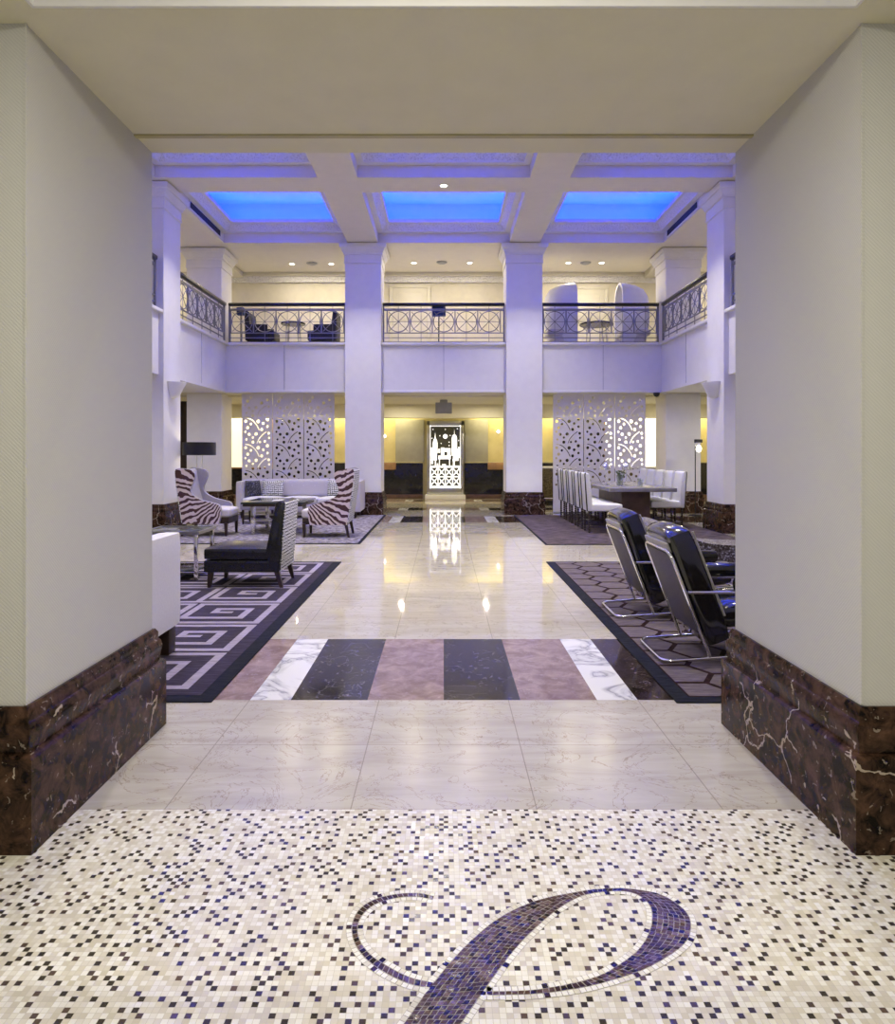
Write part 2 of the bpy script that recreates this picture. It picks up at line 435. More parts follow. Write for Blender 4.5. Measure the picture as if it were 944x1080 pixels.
# ---- letter emblem in the mosaic
def FL(u, v):
    px, py = 330+u/2.098, 840+v/2.098
    Y = 1080/(py-476); return ((px-468)*Y/720, Y)
bowl = [((120, 620), (240, 625)), ((205, 500), (330, 500)), ((270, 410), (400, 400)), ((345, 325), (450, 335)), ((420, 265), (500, 285)), ((500, 230), (545, 248)),
        ((580, 213), (592, 222)), ((640, 205), (640, 212)), ((700, 205), (685, 210)), ((770, 218), (718, 218)), ((820, 250), (743, 238)), ((836, 280), (751, 265)),
        ((830, 315), (745, 300)), ((800, 345), (725, 335)), ((740, 380), (690, 365)), ((670, 405), (640, 395)), ((590, 425), (580, 413)), ((500, 437), (500, 428)),
        ((430, 440), (430, 432)), ((370, 440), (370, 432))]
swash = [((264, 425), (267, 412)), ((215, 416), (218, 402)), ((160, 391), (167, 377)), ((115, 358), (127, 350)), ((91, 322), (103, 317)), ((87, 282), (100, 283)),
         ((105, 248), (117, 255)), ((140, 227), (148, 235)), ((190, 216), (194, 224)), ((235, 215), (235, 223)), ((268, 221), (266, 230))]
def ribbon(bm_, L, R, z, mi):
    vl = [bm_.verts.new((*p, z)) for p in L]; vr = [bm_.verts.new((*p, z)) for p in R]
    for i in range(len(L)-1):
        f = bm_.faces.new((vl[i], vr[i], vr[i+1], vl[i+1])); f.material_index = mi
        f.normal_update()
        if f.normal.z < 0: f.normal_flip()
def offset(L, d):
    out = []
    for i, p in enumerate(L):
        a, c = Vector(L[max(i-1, 0)]), Vector(L[min(i+1, len(L)-1)])
        t = (c-a).normalized(); out.append((p[0]-t.y*d, p[1]+t.x*d))
    return out
b = MB(); rnd = random.Random(5)
def lay(L, R, z, rows, pick):
    '''courses of small tiles between two edges, joints left open'''
    # walk along the stroke in steps of one tile
    acc = 0.; cuts = [0.]
    mid = [((a[0]+c[0])/2, (a[1]+c[1])/2) for a, c in zip(L, R)]
    ln = [0.]
    for p, q in zip(mid, mid[1:]): ln.append(ln[-1]+math.hypot(q[0]-p[0], q[1]-p[1]))
    def at(E, d):
        for k in range(len(ln)-1):
            if d <= ln[k+1]:
                t = (d-ln[k])/max(1e-9, ln[k+1]-ln[k]); return Vector((E[k][0]*(1-t)+E[k+1][0]*t, E[k][1]*(1-t)+E[k+1][1]*t))
        return Vector(E[-1])
    n = int(ln[-1]/.0175)
    for k in range(n):
        d0, d1 = ln[-1]*k/n, ln[-1]*(k+1)/n
        w = (at(L, d0)-at(R, d0)).length
        m = rows or max(1, round(w/.0175))
        for r in range(m):
            g_ = .07; u0, u1 = (r+g_)/m, (r+1-g_)/m; e = (d1-d0)*g_
            js = lambda: rnd.uniform(-.0012, .0012) if not rows else 0
            q = [at(L, d0+e).lerp(at(R, d0+e), u0), at(L, d0+e).lerp(at(R, d0+e), u1), at(L, d1-e).lerp(at(R, d1-e), u1), at(L, d1-e).lerp(at(R, d1-e), u0)]
            f = b.bm.faces.new([b.bm.verts.new((v.x+js(), v.y+js(), z)) for v in q]); f.material_index = pick(); f.normal_update()
            if f.normal.z < 0: f.normal_flip()
for pr in (bowl, swash):
    L = smoothline([FL(*p[0]) for p in pr], 5); R = smoothline([FL(*p[1]) for p in pr], 5)
    ribbon(b.bm, offset(L, .018), offset(R, -.018), .0006, 6)
    lay(offset(L, .018), L, .0012 if pr is bowl else .0009, 1, lambda: rnd.choice((4, 5, 5)))
    lay(R, offset(R, -.018), .00105 if pr is bowl else .00075, 1, lambda: rnd.choice((4, 5, 5)))
    lay(L, R, .0014 if pr is swash else .0016, 1 if pr is swash else 0, lambda: rnd.choice((0, 1, 1, 2, 2, 2, 3)))
    for E, sg in ((L, 1), (R, -1)):
        for i in range(12, len(E)-11, 12):
            p = Vector(E[i]); t = (Vector(E[i+1])-p).normalized(); nn = Vector((-t.y, t.x))*sg
            q = [p-t*.008+nn*.001, p+t*.008+nn*.001, p+t*.008+nn*.017, p-t*.008+nn*.017]
            f = b.bm.faces.new([b.bm.verts.new((*w, .0019)) for w in q]); f.material_index = rnd.choice((0, 1)); f.normal_update()
            if f.normal.z < 0: f.normal_flip()
tag(b.build('floor_emblem', TESS+[M['grout']], smooth=False), 'large dark script letter P set into the speckled mosaic floor', 'emblem')

# ---- entrance passage: piers, header, tray ceiling
PX, PY0, PY1, PZ = 1.585, 2.588, 3.71, 3.122
for sgn, nm in ((-1, 'left'), (1, 'right')):
    x0, x1 = sorted((sgn*PX, sgn*9.3))
    struct('wall_'+nm, MB().box(x0, x1, PY0, PY1, 0, PZ), M['wallpaper'])
    # marble baseboard of the pier : plinth, ogee band, cap
    bb = MB()
    prof = [(.0, .535), (.012, .535), (.024, .515), (.024, .480), (.034, .470), (.040, .440), (.034, .405), (.030, .368), (.046, .362), (.055, .352), (.055, 0.)]
    t = bmesh.new(); rows = []
    for d, z in prof:
        d0 = d
        pts = [(sgn*9.2, PY0-d, z), (sgn*(PX-d), PY0-d, z), (sgn*(PX-d), PY1+d, z), (sgn*9.2, PY1+d, z)]
        rows.append([t.verts.new(p) for p in pts])
    for a, c in zip(rows, rows[1:]):
        for k in range(3): t.faces.new((a[k], a[k+1], c[k+1], c[k]))
    bb._add(t, 0)
    struct('baseboard_'+nm, bb, M['emperador'])
    struct('trim_%d' % (1 if sgn < 0 else 2), MB().box(*sorted((sgn*(PX-.004), sgn*(PX+.004))), PY0-.004, PY0+.004, .54, PZ), M['wallpaper'])
hd = MB().box(-9.3, 9.3, PY0, PY1, PZ, 7.6)
hd.box(-PX, PX, 3.49, 3.52, PZ-.009, PZ+.01, mi=1)
struct('wall_front', hd, [M['ceil_cream'], M['bead']])
b = MB()
b.box(-9.3, -1.508, -1.5, PY0, PZ, PZ+.4); b.box(1.515, 9.3, -1.5, PY0, PZ, PZ+.4); b.box(-1.508, 1.515, 2.503, PY0, PZ, PZ+.4)
b.box(-1.508, 1.515, 2.49, 2.503, PZ+.002, PZ+.26, mi=1); b.box(-1.508, -1.496, -1.5, 2.49, PZ+.002, PZ+.26, mi=1); b.box(1.503, 1.515, -1.5, 2.49, PZ+.002, PZ+.26, mi=1)
struct('trim_3', b, [M['ceil_cream'], M['plaster']])
struct('ceiling_entrance', MB().box(-1.7, 1.7, -1.5, 2.6, PZ+.25, PZ+.42), M['plaster'])

# ---- hall walls
for sgn, nm in ((-1, 'west'), (1, 'east')):
    struct('wall_'+nm, MB().box(*sorted((sgn*9.0, sgn*9.3)), 3.71, 22.2, 0, 7.6), M['plaster_warm'])
w = MB().box(-9.3, 9.3, 21.6, 21.9, 0, 4.1)
struct('wall_back', w, [M['gold']])
struct('wall_upper_back', MB().box(-9.3, 9.3, 18.9, 19.2, 4.08, 7.6), M['upper_wall'])

# ---- mezzanine slabs with fascia
b = MB()
ZB, ZT = 2.91, 4.10
b.box(-9.0, 9.0, 16.36, 21.6, ZB, ZT-.02)
for sgn in (-1, 1):
    b.box(*sorted((sgn*5.22, sgn*9.0)), 3.72, 16.36, ZB, ZT-.02)
    b.box(*sorted((sgn*5.14, sgn*5.24)), 3.72, 16.36, ZT-.06, ZT, .008)
    for y in (14.7, 10.8, 9.2, 6.4): b.box(*sorted((sgn*5.212, sgn*5.23)), y-.006, y+.006, ZB+.06, ZT-.06, mi=1)
b.box(-5.24, 5.24, 16.28, 16.38, ZT-.06, ZT, .008)
b.box(-5.24, 5.24, 16.33, 16.40, ZB-.005, ZB+.05, .006)
for x in (-3.82, 0, 3.82): b.box(x-.006, x+.006, 16.352, 16.37, ZB+.06, ZT-.06, mi=1)
struct('trim_4', b, [M['plaster'], M['groove']])
struct('ceiling_lower', MB().box(-9., 9., 16.45, 21.6, ZB-.012, ZB-.002), M['ceil_cream'])
# dropped beam between the far columns and the bulkhead in front of the back wall
b = MB(); b.box(-9., 9., 20.3, 20.75, 2.50, ZB-.012); b.box(-9, 9, 17.05, 18.6, ZB-.05, ZB-.01)
struct('ceiling_bulkhead', b, M['ceil_cream'])

# ---- columns
def column(x0, x1, y0, y1, label, zt=6.40):
    t = thing('column', label, 'column', ((x0+x1)/2, (y0+y1)/2, 0), 0, None, 'structure')
    hx, hy = (x1-x0)/2, (y1-y0)/2
    MB().box(-hx, hx, -hy, hy, .5, zt-.3).build('shaft', M['plaster'], t)
    cap = [(0, zt-.46), (-.022, zt-.45), (-.022, zt-.42), (-.014, zt-.41), (-.014, zt-.25), (-.04, zt-.24), (-.04, zt-.20), (-.06, zt-.18), (-.085, zt-.11), (-.11, zt-.10), (-.125, zt-.05), (-.125, zt)]
    MB().ring(-hx, hx, -hy, hy, cap).build('capital', M['plaster'], t)
    base = [(.0, .53), (-.02, .53), (-.028, .50), (-.028, .465), (-.04, .45), (-.045, .42), (-.038, .39), (-.055, .38), (-.06, .37), (-.06, 0)]
    MB().ring(-hx, hx, -hy, hy, base).build('base', M['emperador'], t)
    return t
column(-2.335, -1.485, 16.16, 17.0, 'white square column left of the central aisle behind the zebra chair')
column(1.485, 2.335, 16.16, 17.0, 'white square column right of the central aisle beside the pierced screens')
column(-5.98, -5.13, 12.5, 13.3, 'tall side column on the left carrying a white bowl sconce')
column(5.13, 5.98, 12.5, 13.3, 'tall side column on the right carrying a white bowl sconce')
column(-6.23, -5.39, 16.55, 17.35, 'back corner column on the left behind the drum floor lamp')
column(5.39, 6.23, 16.55, 17.35, 'back corner column on the right behind the thin floor lamp')

# ---- ceiling: beams, coffers, coves
ZS = 6.42
xs = [(-5.19, -2.27), (-1.55, 1.55), (2.27, 5.19)]
ysc = [(4.3, 7.6), (8.35, 12.27), (12.97, 16.10)]
b = MB()
b.box(-9., -5.19, 3.71, 18.9, ZS, ZS+.24); b.box(5.19, 9., 3.71, 18.9, ZS, ZS+.24)
b.box(-5.19, 5.19, 16.10, 18.9, ZS, ZS+.24)
for x0, x1 in ((-2.27, -1.55), (1.55, 2.27)): b.box(x0, x1, 3.71, 16.1, ZS, ZS+.24)
for y0, y1 in ((3.71, 4.3), (7.6, 8.35), (12.27, 12.97)):
    for x0, x1 in xs: b.box(x0, x1, y0, y1, ZS, ZS+.24)
struct('ceiling', b, M['beam_paint'])
b = MB(); prof = [(-.004, ZS), (-.004, ZS+.225), (.12, ZS+.225), (.125, ZS+.25), (.23, ZS+.37), (.25, ZS+.37), (.28, ZS+.385), (.28, ZS+.46), (.23, ZS+.46), (.22, ZS+.36), (-.1, ZS+.30)]
for x0, x1 in xs:
    for y0, y1 in ysc:
        b.ring(x0, x1, y0, y1, prof, mids=[0, 0, 0, 1, 0, 0, 0, 0, 0, 0])
struct('trim_5', b, [M['plaster'], M['ornate']])
b = MB(); b.box(-5.6, 5.6, 3.6, 16.6, 7.42, 7.6)
b.box(-5.7, -5.45, 3.6, 16.6, ZS+.2, 7.6); b.box(5.45, 5.7, 3.6, 16.6, ZS+.2, 7.6); b.box(-5.6, 5.6, 16.36, 16.6, ZS+.2, 7.6)
struct('ceiling_coffer', b, M['cove_white'])
# divisions above the beams so that every coffer is its own tray
b = MB()
for x in (-1.91, 1.91): b.box(x-.06, x+.06, 3.7, 16.4, ZS+.2, 7.44)
for y in (7.97, 12.62): b.box(-5.5, 5.5, y-.06, y+.06, ZS+.2, 7.44)
struct('trim_6', b, M['cove_white'])
# mezzanine beams: from the far columns back to the wall, with a small crown on the back wall
b = MB()
for x in (-1.91, 1.91): b.box(x-.3, x+.3, 17.0, 18.9, ZS-.14, ZS+.02, .02)
for x in (-5.81, 5.81): b.box(x-.3, x+.3, 17.3, 18.9, ZS-.14, ZS+.02, .02)
b.box(-9, 9, 18.72, 18.92, ZS-.10, ZS+.02, .015); b.box(-9, 9, 18.80, 18.92, ZS-.26, ZS-.09, .01, mi=1)
struct('trim_7', b, [M['plaster_warm'], M['ornate']])

# doors on the mezzanine back wall
for i, (x, w) in enumerate(((-.93, .48), (3.98, .48))):
    zt = 6.02 if i == 0 else 5.98
    d = MB()
    d.box(x-w-.09, x-w, 18.85, 18.9, 4.08, zt, .012); d.box(x+w, x+w+.09, 18.85, 18.9, 4.08, zt, .012); d.box(x-w-.09, x+w+.09, 18.85, 18.9, zt, zt+.10, .012)
    do = struct('door_%d' % (i+1), d, M['plaster_warm'])
    p = MB().box(x-w, x+w, 18.87, 18.9, 4.08, zt, .004); p.box(x-w+.14, x+w-.14, 18.862, 18.875, 5.1, zt-.14, .01); p.box(x-w+.14, x+w-.14, 18.862, 18.875, 4.24, 4.95, .01)
    p.build('panel', M['plaster_warm'], do)

# ---- back wall furniture of the lower lobby: wainscot, panels, door
b = MB()
for x0, x1 in ((-9., -.66), (.66, 9.)):
    b.box(x0, x1, 21.5, 21.6, .14, 1.13, .006); b.box(x0, x1, 21.46, 21.6, 0., .14, .006, mi=1)
    b.box(x0, x1, 21.48, 21.6, 1.13, 1.17, .004, mi=2)
struct('baseboard_back', b, [M['black_panel'], M['wood_brown'], M['bead']])
b = MB()
b.box(-5.3, -3.6, 21.40, 21.46, 0, 2.52, .005); b.box(3.65, 5.02, 21.40, 21.46, 0, 2.52, .005)
struct('trim_9', b, M['black_panel'])
b = MB()
for x0, x1 in ((-1.52, -.62), (.66, 1.40)): b.box(x0, x1, 21.55, 21.6, 1.17, 2.5, .004)
struct('trim_8', b, M['grey_panel'])

dr = thing('door_3', 'illuminated door panel etched with a white night skyline at the end of the aisle', 'door', (0.05, 21.52, 0), 0, None, 'structure')
f = MB()
f.box(-.58, -.49, -.07, .08, .16, 2.46, .008); f.box(.49, .58, -.07, .08, .16, 2.46, .008); f.box(-.58, .58, -.07, .08, 2.32, 2.46, .008); f.box(-.49, .49, -.05, .08, .16, .34, .008)
f.build('frame', M['steel'], dr)
f = MB().box(-.63, .63, -.25, .08, 0, .14, .01); f.build('sill', M['plaster'], dr)
MB().box(-.49, .49, -.02, .02, .34, 2.32).build('pane', M['smoked'], dr)
a = MB(); Yp0, Yp1 = -.030, -.018
def eb(x0, x1, z0, z1): a.box(x0, x1, Yp0, Yp1, z0, z1)
eb(-.485, -.46, .34, 2.31); eb(.46, .485, .34, 2.31); eb(-.485, .485, 2.28, 2.31); eb(-.485, .485, .34, .42)
# trellis band
eb(-.46, .46, .98, 1.05); eb(-.46, .46, .68, .72)
for k in range(4):
    xa = -.46+.23*k; xb = xa+.23; eb(xa-.018, xa+.018, .42, .98)
    for z0, z1 in ((.42, .69), (.71, .98)):
        for s_ in (0, 1):
            p = [(xa, z0 if s_ == 0 else z1), (xb, z1 if s_ == 0 else z0)]
            dx, dz = p[1][0]-p[0][0], p[1][1]-p[0][1]; ln = math.hypot(dx, dz); nx, nz = -dz/ln*.02, dx/ln*.02
            a.prism([(p[0][0]+nx, p[0][1]+nz), (p[0][0]-nx, p[0][1]-nz), (p[1][0]-nx, p[1][1]-nz), (p[1][0]+nx, p[1][1]+nz)], 'y', Yp0, Yp1)
eb(.442, .46, .42, .98)
# towers and roofs of a plain city skyline
a.prism([(-.40, 1.45), (-.24, 1.45), (-.24, 1.75), (-.26, 1.84), (-.30, 1.92), (-.32, 2.11), (-.34, 1.92), (-.38, 1.84), (-.40, 1.75)], 'y', Yp0, Yp1)
a.prism([(.20, 1.5), (.37, 1.5), (.37, 1.92), (.345, 2.0), (.295, 2.04), (.285, 2.20), (.275, 2.04), (.225, 2.0), (.20, 1.92)], 'y', Yp0, Yp1)
for x0, x1, z0, z1 in ((-.46, -.36, 1.34, 1.62), (-.45, -.26, 1.22, 1.5), (-.33, -.29, 1.05, 1.5), (-.27, -.22, 1.05, 1.12), (-.22, -.16, 1.45, 1.58), (-.14, -.03, 1.38, 1.62), (-.03, .06, 1.48, 1.60), (.06, .17, 1.35, 1.6),
                       (-.22, .17, 1.25, 1.37), (-.20, -.17, 1.05, 1.3), (.12, .15, 1.05, 1.3), (.20, .45, 1.36, 1.58), (.24, .42, 1.2, 1.38), (.24, .30, 1.05, 1.25), (.40, .46, 1.3, 1.64), (-.45, -.38, 1.10, 1.24), (-.10, .02, 1.05, 1.10)):
    eb(x0, x1, z0, z1)
a.prism([(.0+.075*math.cos(k*PI/10), 1.97+.075*math.sin(k*PI/10)) for k in range(20)], 'y', Yp0, Yp1)
for x, z in ((-.39, 2.19), (0, 2.19), (.38, 2.21), (-.17, 1.99), (.15, 2.0), (-.42, 1.91), (.12, 1.79), (-.13, 1.75), (.42, 1.84), (.12, 1.68)):
    a.prism([(x+.02*math.cos(k*PI/3), z+.02*math.sin(k*PI/3)) for k in range(6)], 'y', Yp0, Yp1)
a.build('skyline_panel', M['etched'], dr)

# wooden ledges flanking, exit sign, glowing wall lights
tag(MB().box(-1.98, -1.50, 21.2, 21.46, .93, 1.15, .01).build('wall_ledge', M['wood_orange']), 'honey wood ledge on the black wainscot left of the lit door', 'ledge')
tag(MB().box(1.38, 1.86, 21.2, 21.46, .93, 1.15, .01).build('wall_ledge', M['wood_orange']), 'honey wood ledge on the black wainscot right of the lit door', 'ledge')
for x, z, lb in ((-1.86, 1.98, 'left'), (1.72, 2.12, 'right')):
    t = thing('wall_lamp', 'tiny glowing lamp on the gold back wall, %s of the skyline door' % lb, 'lamp', (x, 21.58, z))
    MB().lathe([(.05, 0), (.05, .02)], n=14, mat=Matrix.Rotation(PI/2, 4, 'X')).build('mount', M['steel'], t)
    MB().lathe([(.005, -.05), (.035, -.035), (.05, 0), (.035, .035), (.005, .05)], n=14, mat=Matrix.Translation((0, -.06, 0))).build('bulb', M['bulb'], t)
t = thing('exit_sign', 'blank grey sign box hanging from the soffit above the aisle', 'sign', (0.0, 18.0, 2.855))
MB().box(-.215, .215, -.05, .05, -.36, -.07, .008).build('housing', M['sign_grey'], t)
MB().box(-.10, .10, -.03, .03, -.07, 0, .005).build('mount', M['sign_grey'], t)

# ---- railings
def ornament_mesh():
    m = MB(); r = .245
    m.tube([(r*math.cos(2*PI*k/28), 0, r*math.sin(2*PI*k/28)) for k in range(28)], .011, 6, True)
    for a_ in (PI/4, -PI/4): m.tube([(-.33*math.cos(a_), 0, -.33*math.sin(a_)), (.33*math.cos(a_), 0, .33*math.sin(a_))], .008, 5)
    m.tube([(-.26, 0, 0), (.26, 0, 0)], .006, 5); m.tube([(0, 0, -.26), (0, 0, .26)], .006, 5)
    return m
orn = None
def railing(x, y, rz, L, n, label):
    global orn
    t = thing('railing', label, 'railing', (x, y, ZT), rz, 'mezzanine railings')
    MB().box(-L/2, L/2, -.05, .05, .89, .965, .015).build('handrail', M['black_rail'], t)
    f = MB(); P = .545; z0 = .245
    for z, r in ((.82, .011), (.79, .008), (z0+P, .012), (z0, .012), (.13, .010), (.025, .012)): f.box(-L/2, L/2, -r, r, z-r, z+r)
    m0 = -n*P/2
    for k in range(n+1): f.box(m0+k*P-.013, m0+k*P+.013, -.013, .013, z0, z0+P)
    for k in range(n):
        xx = m0+(k+.5)*P; f.box(xx-.007, xx+.007, -.007, .007, .0, z0); f.box(xx-.007, xx+.007, -.007, .007, z0+P, .9)
    for xx in (-L/2+.02, L/2-.02): f.box(xx-.02, xx+.02, -.02, .02, 0, .9)
    f.build('bars', M['pewter'], t)
    for k in range(n):
        if orn is None: orn = ornament_mesh().build('ornament', M['pewter'], t); o = orn
        else: o = orn.copy(); C.objects.link(o); o.parent = t
        o.location = (m0+(k+.5)*P, 0, z0+P/2)
    return t
railing(0, 16.42, 0, 2.94, 5, 'middle mezzanine railing between the two central columns, of circles in squares')
railing(-3.76, 16.42, 0, 2.82, 5, 'mezzanine railing left of the left central column, in front of dark chairs')
railing(3.76, 16.42, 0, 2.82, 5, 'mezzanine railing right of the right central column, in front of hooded chairs')
railing(-5.26, 14.85, PI/2, 3.05, 5, 'side mezzanine railing on the left running towards the corner')
railing(5.26, 14.85, PI/2, 3.05, 5, 'side mezzanine railing on the right running towards the corner')
railing(-5.26, 10.9, PI/2, 3.1, 5, 'sliver of mezzanine railing nearer than the left side column')
railing(5.26, 10.9, PI/2, 3.1, 5, 'sliver of mezzanine railing nearer than the right side column')
def railbox(x, w, z0, z1, label):
    t = thing('speaker_box', label, 'box', (x, 16.56, ZT))
    MB().box(-w/2, w/2, -.08, .08, z0, z1, .01).build('housing', M['navy'], t)
    m = MB(); m.tube([(0, 0, 0), (0, 0, z0+.02)], .015, 6); m.lathe([(.09, 0), (.09, .012), (.02, .02)], n=12); m.build('stand', M['black_rail'], t)
railbox(-.12, .33, .68, .90, 'small dark blue box behind the middle mezzanine railing')
railbox(-4.92, .17, .70, .88, 'small dark box behind the left mezzanine railing near the corner')

# ---- vents in the side beams
def vent(x, face, label):
    t = thing('air_vent', label, 'vent', (x, 14.85, ZS+.115), 0, 'ceiling vents')
    m = MB().box(-.006, .006, -.95, .95, -.075, .075); m.build('backing', M['vent_dark'], t)
    f = MB()
    for z in (-.078, .078): f.box(-.012, .012, -.97, .97, z-.01, z+.01)
    for y in (-.96, .96): f.box(-.012, .012, y-.01, y+.01, -.08, .08)
    f.build('frame', M['plaster'], t)
    s_ = MB()
    for k in range(36): s_.box(-.011, .011, -.94+k*.053-.008, -.94+k*.053+.008, -.07, .07)
    s_.build('grille', M['vent_dark'], t)
vent(-5.175, 1, 'long dark air vent in the ceiling beam over the left railing')
vent(5.175, -1, 'long dark air vent in the ceiling beam over the right railing')

# ---- recessed downlights, smoke detectors
dl_first = None
def downlight(x, y, z, label, power=0, col=WARM, group='recessed downlights'):
    global dl_first
    if dl_first is None:
        t = thing('downlight', label, 'downlight', (x, y, z), 0, group)
        MB().lathe([(.085, -.002), (.085, -.012), (.066, -.014), (.062, -.002)], n=20).build('trim_ring', M['white_gloss'], t)
        MB().lathe([(.062, -.003), (.062, -.009), (.0005, -.010)], n=20).build('lens', M['lens'], t)
        dl_first = t
    else: t = dup(dl_first, label, (x, y, z), 0, group)
    if power: area('downlight_lamp', (x, y, z-.03), power, .12, col)
zc = ZS-.0
for x, y, lb in ((-3.98, 17.9, 'lit ceiling downlight over the left dark chair upstairs'), (-2.95, 17.9, 'lit ceiling downlight over the right dark chair upstairs'),
                 (-.78, 17.8, 'lit ceiling downlight over the left half of the middle railing'), (.68, 17.8, 'lit ceiling downlight over the right half of the middle railing'),
                 (3.25, 17.8, 'lit ceiling downlight above the left hooded chair upstairs'), (4.12, 17.8, 'lit ceiling downlight above the right hooded chair upstairs')):
    downlight(x, y, zc, lb, 26)
downlight(0, 12.62, ZS, 'single lit downlight in the ceiling beam between two blue coffers', 30, NEUT)
for x, y, lb in ((-3.45, 17.85, 'left'), (-.05, 17.75, 'middle'), (3.7, 17.8, 'right')):
    tag(MB().lathe([(.14, 0), (.14, -.015), (.11, -.02), (.10, -.035), (.0005, -.035)], n=18).build('ceiling_speaker', M['sign_grey'], loc=(x, y, ZS)), 'round grey ceiling speaker in the %s bay upstairs' % lb, 'speaker', 'ceiling speakers')
t = thing('security_camera', 'black dome camera under the soffit right of the pierced screens', 'camera', (5.1, 16.36, ZB-.005))
MB().lathe([(.08, 0), (.08, -.03)], n=16).build('mount', M['black_rail'], t)
MB().lathe([(.075, -.03), (.07, -.06), (.045, -.09), (.0005, -.105)], n=16).build('dome', M['black_panel'], t)

# ---- sconces on the side columns
for sgn, nm in ((-1, 'left'), (1, 'right')):
    t = thing('wall_sconce', 'white half bowl uplight sconce on the %s side column' % nm, 'sconce', (sgn*5.13, 12.9, 2.5), PI if sgn > 0 else 0.)
    m = MB(); m.lathe([(.06, 0), (.12, .03), (.155, .10), (.20, .20), (.25, .28), (.25, .30), (.235, .30)], n=18, a0=-PI/2, a1=PI/2)
    m.build('bowl', M['white_gloss'], t)
    MB().box(0, .015, -.1, .1, .02, .26, .004).build('back_plate', M['white_gloss'], t)
    spot('sconce_lamp', (sgn*4.98, 12.9, 2.83), 2.5, (sgn*5.2, 12.9, 5.0), 1.5, .9, .06, (.5, .5, 1.))

# bright window panel, glowing wall panel and dark cabinet on the far side walls
w = MB().box(5.72, 6.25, 21.56, 21.6, 1.8, 2.5)
wi = struct('window_1', MB().box(5.04, 6.92, 21.44, 21.6, .95, 2.62, .006), M['wood_orange'])
MB().box(5.08, 6.88, 21.42, 21.45, 1.0, 2.58).build('pane', M['window'], wi)
wi = struct('glow_panel', MB().box(-7.0, -5.34, 21.44, 21.6, .95, 2.62, .006), M['wood_orange'])  # added glowing panel, stands in for a brightly lit warm wall
MB().box(-6.96, -5.38, 21.42, 21.45, 1.0, 2.58).build('pane', M['wall_glow'], wi)
t = thing('cabinet', 'tall dark brown cabinet seen behind the left side column', 'cabinet', (-7.3, 19.1, 0))
MB().box(-.35, .35, -.3, .3, .08, 2.88, .01).build('body', M['wood_dark'], t)
for k in (-1, 1):
    d = MB().box(min(.01*k, .34*k), max(.01*k, .34*k), -.325, -.3, .12, 2.84, .006).build('door', M['wood_dark'], t)
    MB().tube([(.05*k, -.34, 1.2), (.05*k, -.36, 1.22), (.05*k, -.36, 1.42), (.05*k, -.34, 1.44)], .008, 6).build('handle', M['steel'], d)
MB().box(-.36, .36, -.31, .31, 0, .08).build('plinth', M['wood_dark'], t)

# ================================================================== RUGS
def rug_key():
    t = thing('area_rug', 'dark violet rug with pale square spiral motifs under the black slipper chair', 'rug', (0, 0, 0))
    X0, X1, Y0, Y1 = -4.75, -1.385, 4.07, 9.23
    MB().box(X0, X1, Y0, Y1, .001, .010, .003).build('border', M['rug_navy'], t)
    MB().box(X0+.10, X1-.10, Y0+.10, Y1-.09, .009, .012).build('field', M['rug_violet'], t)
    m = MB(); z0, z1 = .0115, .0135; S = .80; w = .064
    R = lambda x0, x1, y0, y1: m.box(min(x0, x1), max(x0, x1), y0, y1, z0, z1)
    for i in range(4):
        for j in range(6):
            cx1 = -1.60-i*S; cx0 = cx1-S+.03; cy0 = 4.27+j*.815; cy1 = cy0+S-.03
            fl = (j % 2 == 0)
            # one spiral: bottom, right, top, left, then the inner hook
            a0, b0 = cy0, cy1
            R(cx0-.03, cx1, a0, a0+w); R(cx1-w, cx1, a0+w, b0-w); R(cx0, cx1, b0-w, b0)
            R(cx0, cx0+w, a0+.17+w, b0-w)
            R(cx0, cx1-.19, a0+.17, a0+.17+w); R(cx1-.19-w, cx1-.19, a0+.17+w, b0-.20-w)
            R(cx0+.22, cx1-.19, b0-.20-w, b0-.20); R(cx0+.22, cx0+.22+w, a0+.38, b0-.20-w); R(cx0+.22+w, cx0+.42, a0+.38, a0+.38+.06)
    m.build('key_motif', M['rug_lilac'], t, smooth=False)
rug_key()
def rug_hex():
    t = thing('area_rug', 'mauve rug with a dark honeycomb lattice under the black tubular chairs', 'rug', (0, 0, 0))
    X0, X1, Y0, Y1 = 1.385, 4.75, 4.06, 9.23
    MB().box(X0, X1, Y0, Y1, .001, .010, .003).build('border', M['rug_navy'], t)
    MB().box(X0+.10, X1-.10, Y0+.08, Y1-.06, .009, .012).build('field', M['rug_line'], t)
    m = MB(); R = .205; r = R-.022; nx = 11; i = 0
    while True:
        cx = X0+.2+i*1.5*R
        if cx > X1: break
        j = 0
        while True:
            cy = Y0+.15+(j+.5*(i % 2))*math.sqrt(3)*R
            if cy > Y1+.1: break
            pts = [(min(max(cx+r*math.cos(k*PI/3), X0+.11), X1-.11), min(max(cy+r*math.sin(k*PI/3), Y0+.09), Y1-.07)) for k in range(6)]
            q = []
            for p in pts:
                if not q or (abs(p[0]-q[-1][0])+abs(p[1]-q[-1][1])) > 1e-4: q.append(p)
            if (abs(q[0][0]-q[-1][0])+abs(q[0][1]-q[-1][1])) < 1e-4: q.pop()
            ar = sum(q[k][0]*q[(k+1) % len(q)][1]-q[(k+1) % len(q)][0]*q[k][1] for k in range(len(q)))/2 if len(q) > 2 else 0
            if ar > .004: m.prism(q, 'z', .0115, .0135)
            j += 1
        i += 1
    m.build('honeycomb', M['rug_hex'], t, smooth=False)
rug_hex()
t = thing('area_rug', 'mottled grey rug under the sofa and zebra chairs', 'rug', (0, 0, 0))
MB().box(-4.9, -1.35, 11.03, 15.98, .001, .010, .003).build('border', M['rug_navy'], t)
MB().box(-4.85, -1.40, 11.08, 15.93, .009, .012).build('field', M['rug_grey'], t)
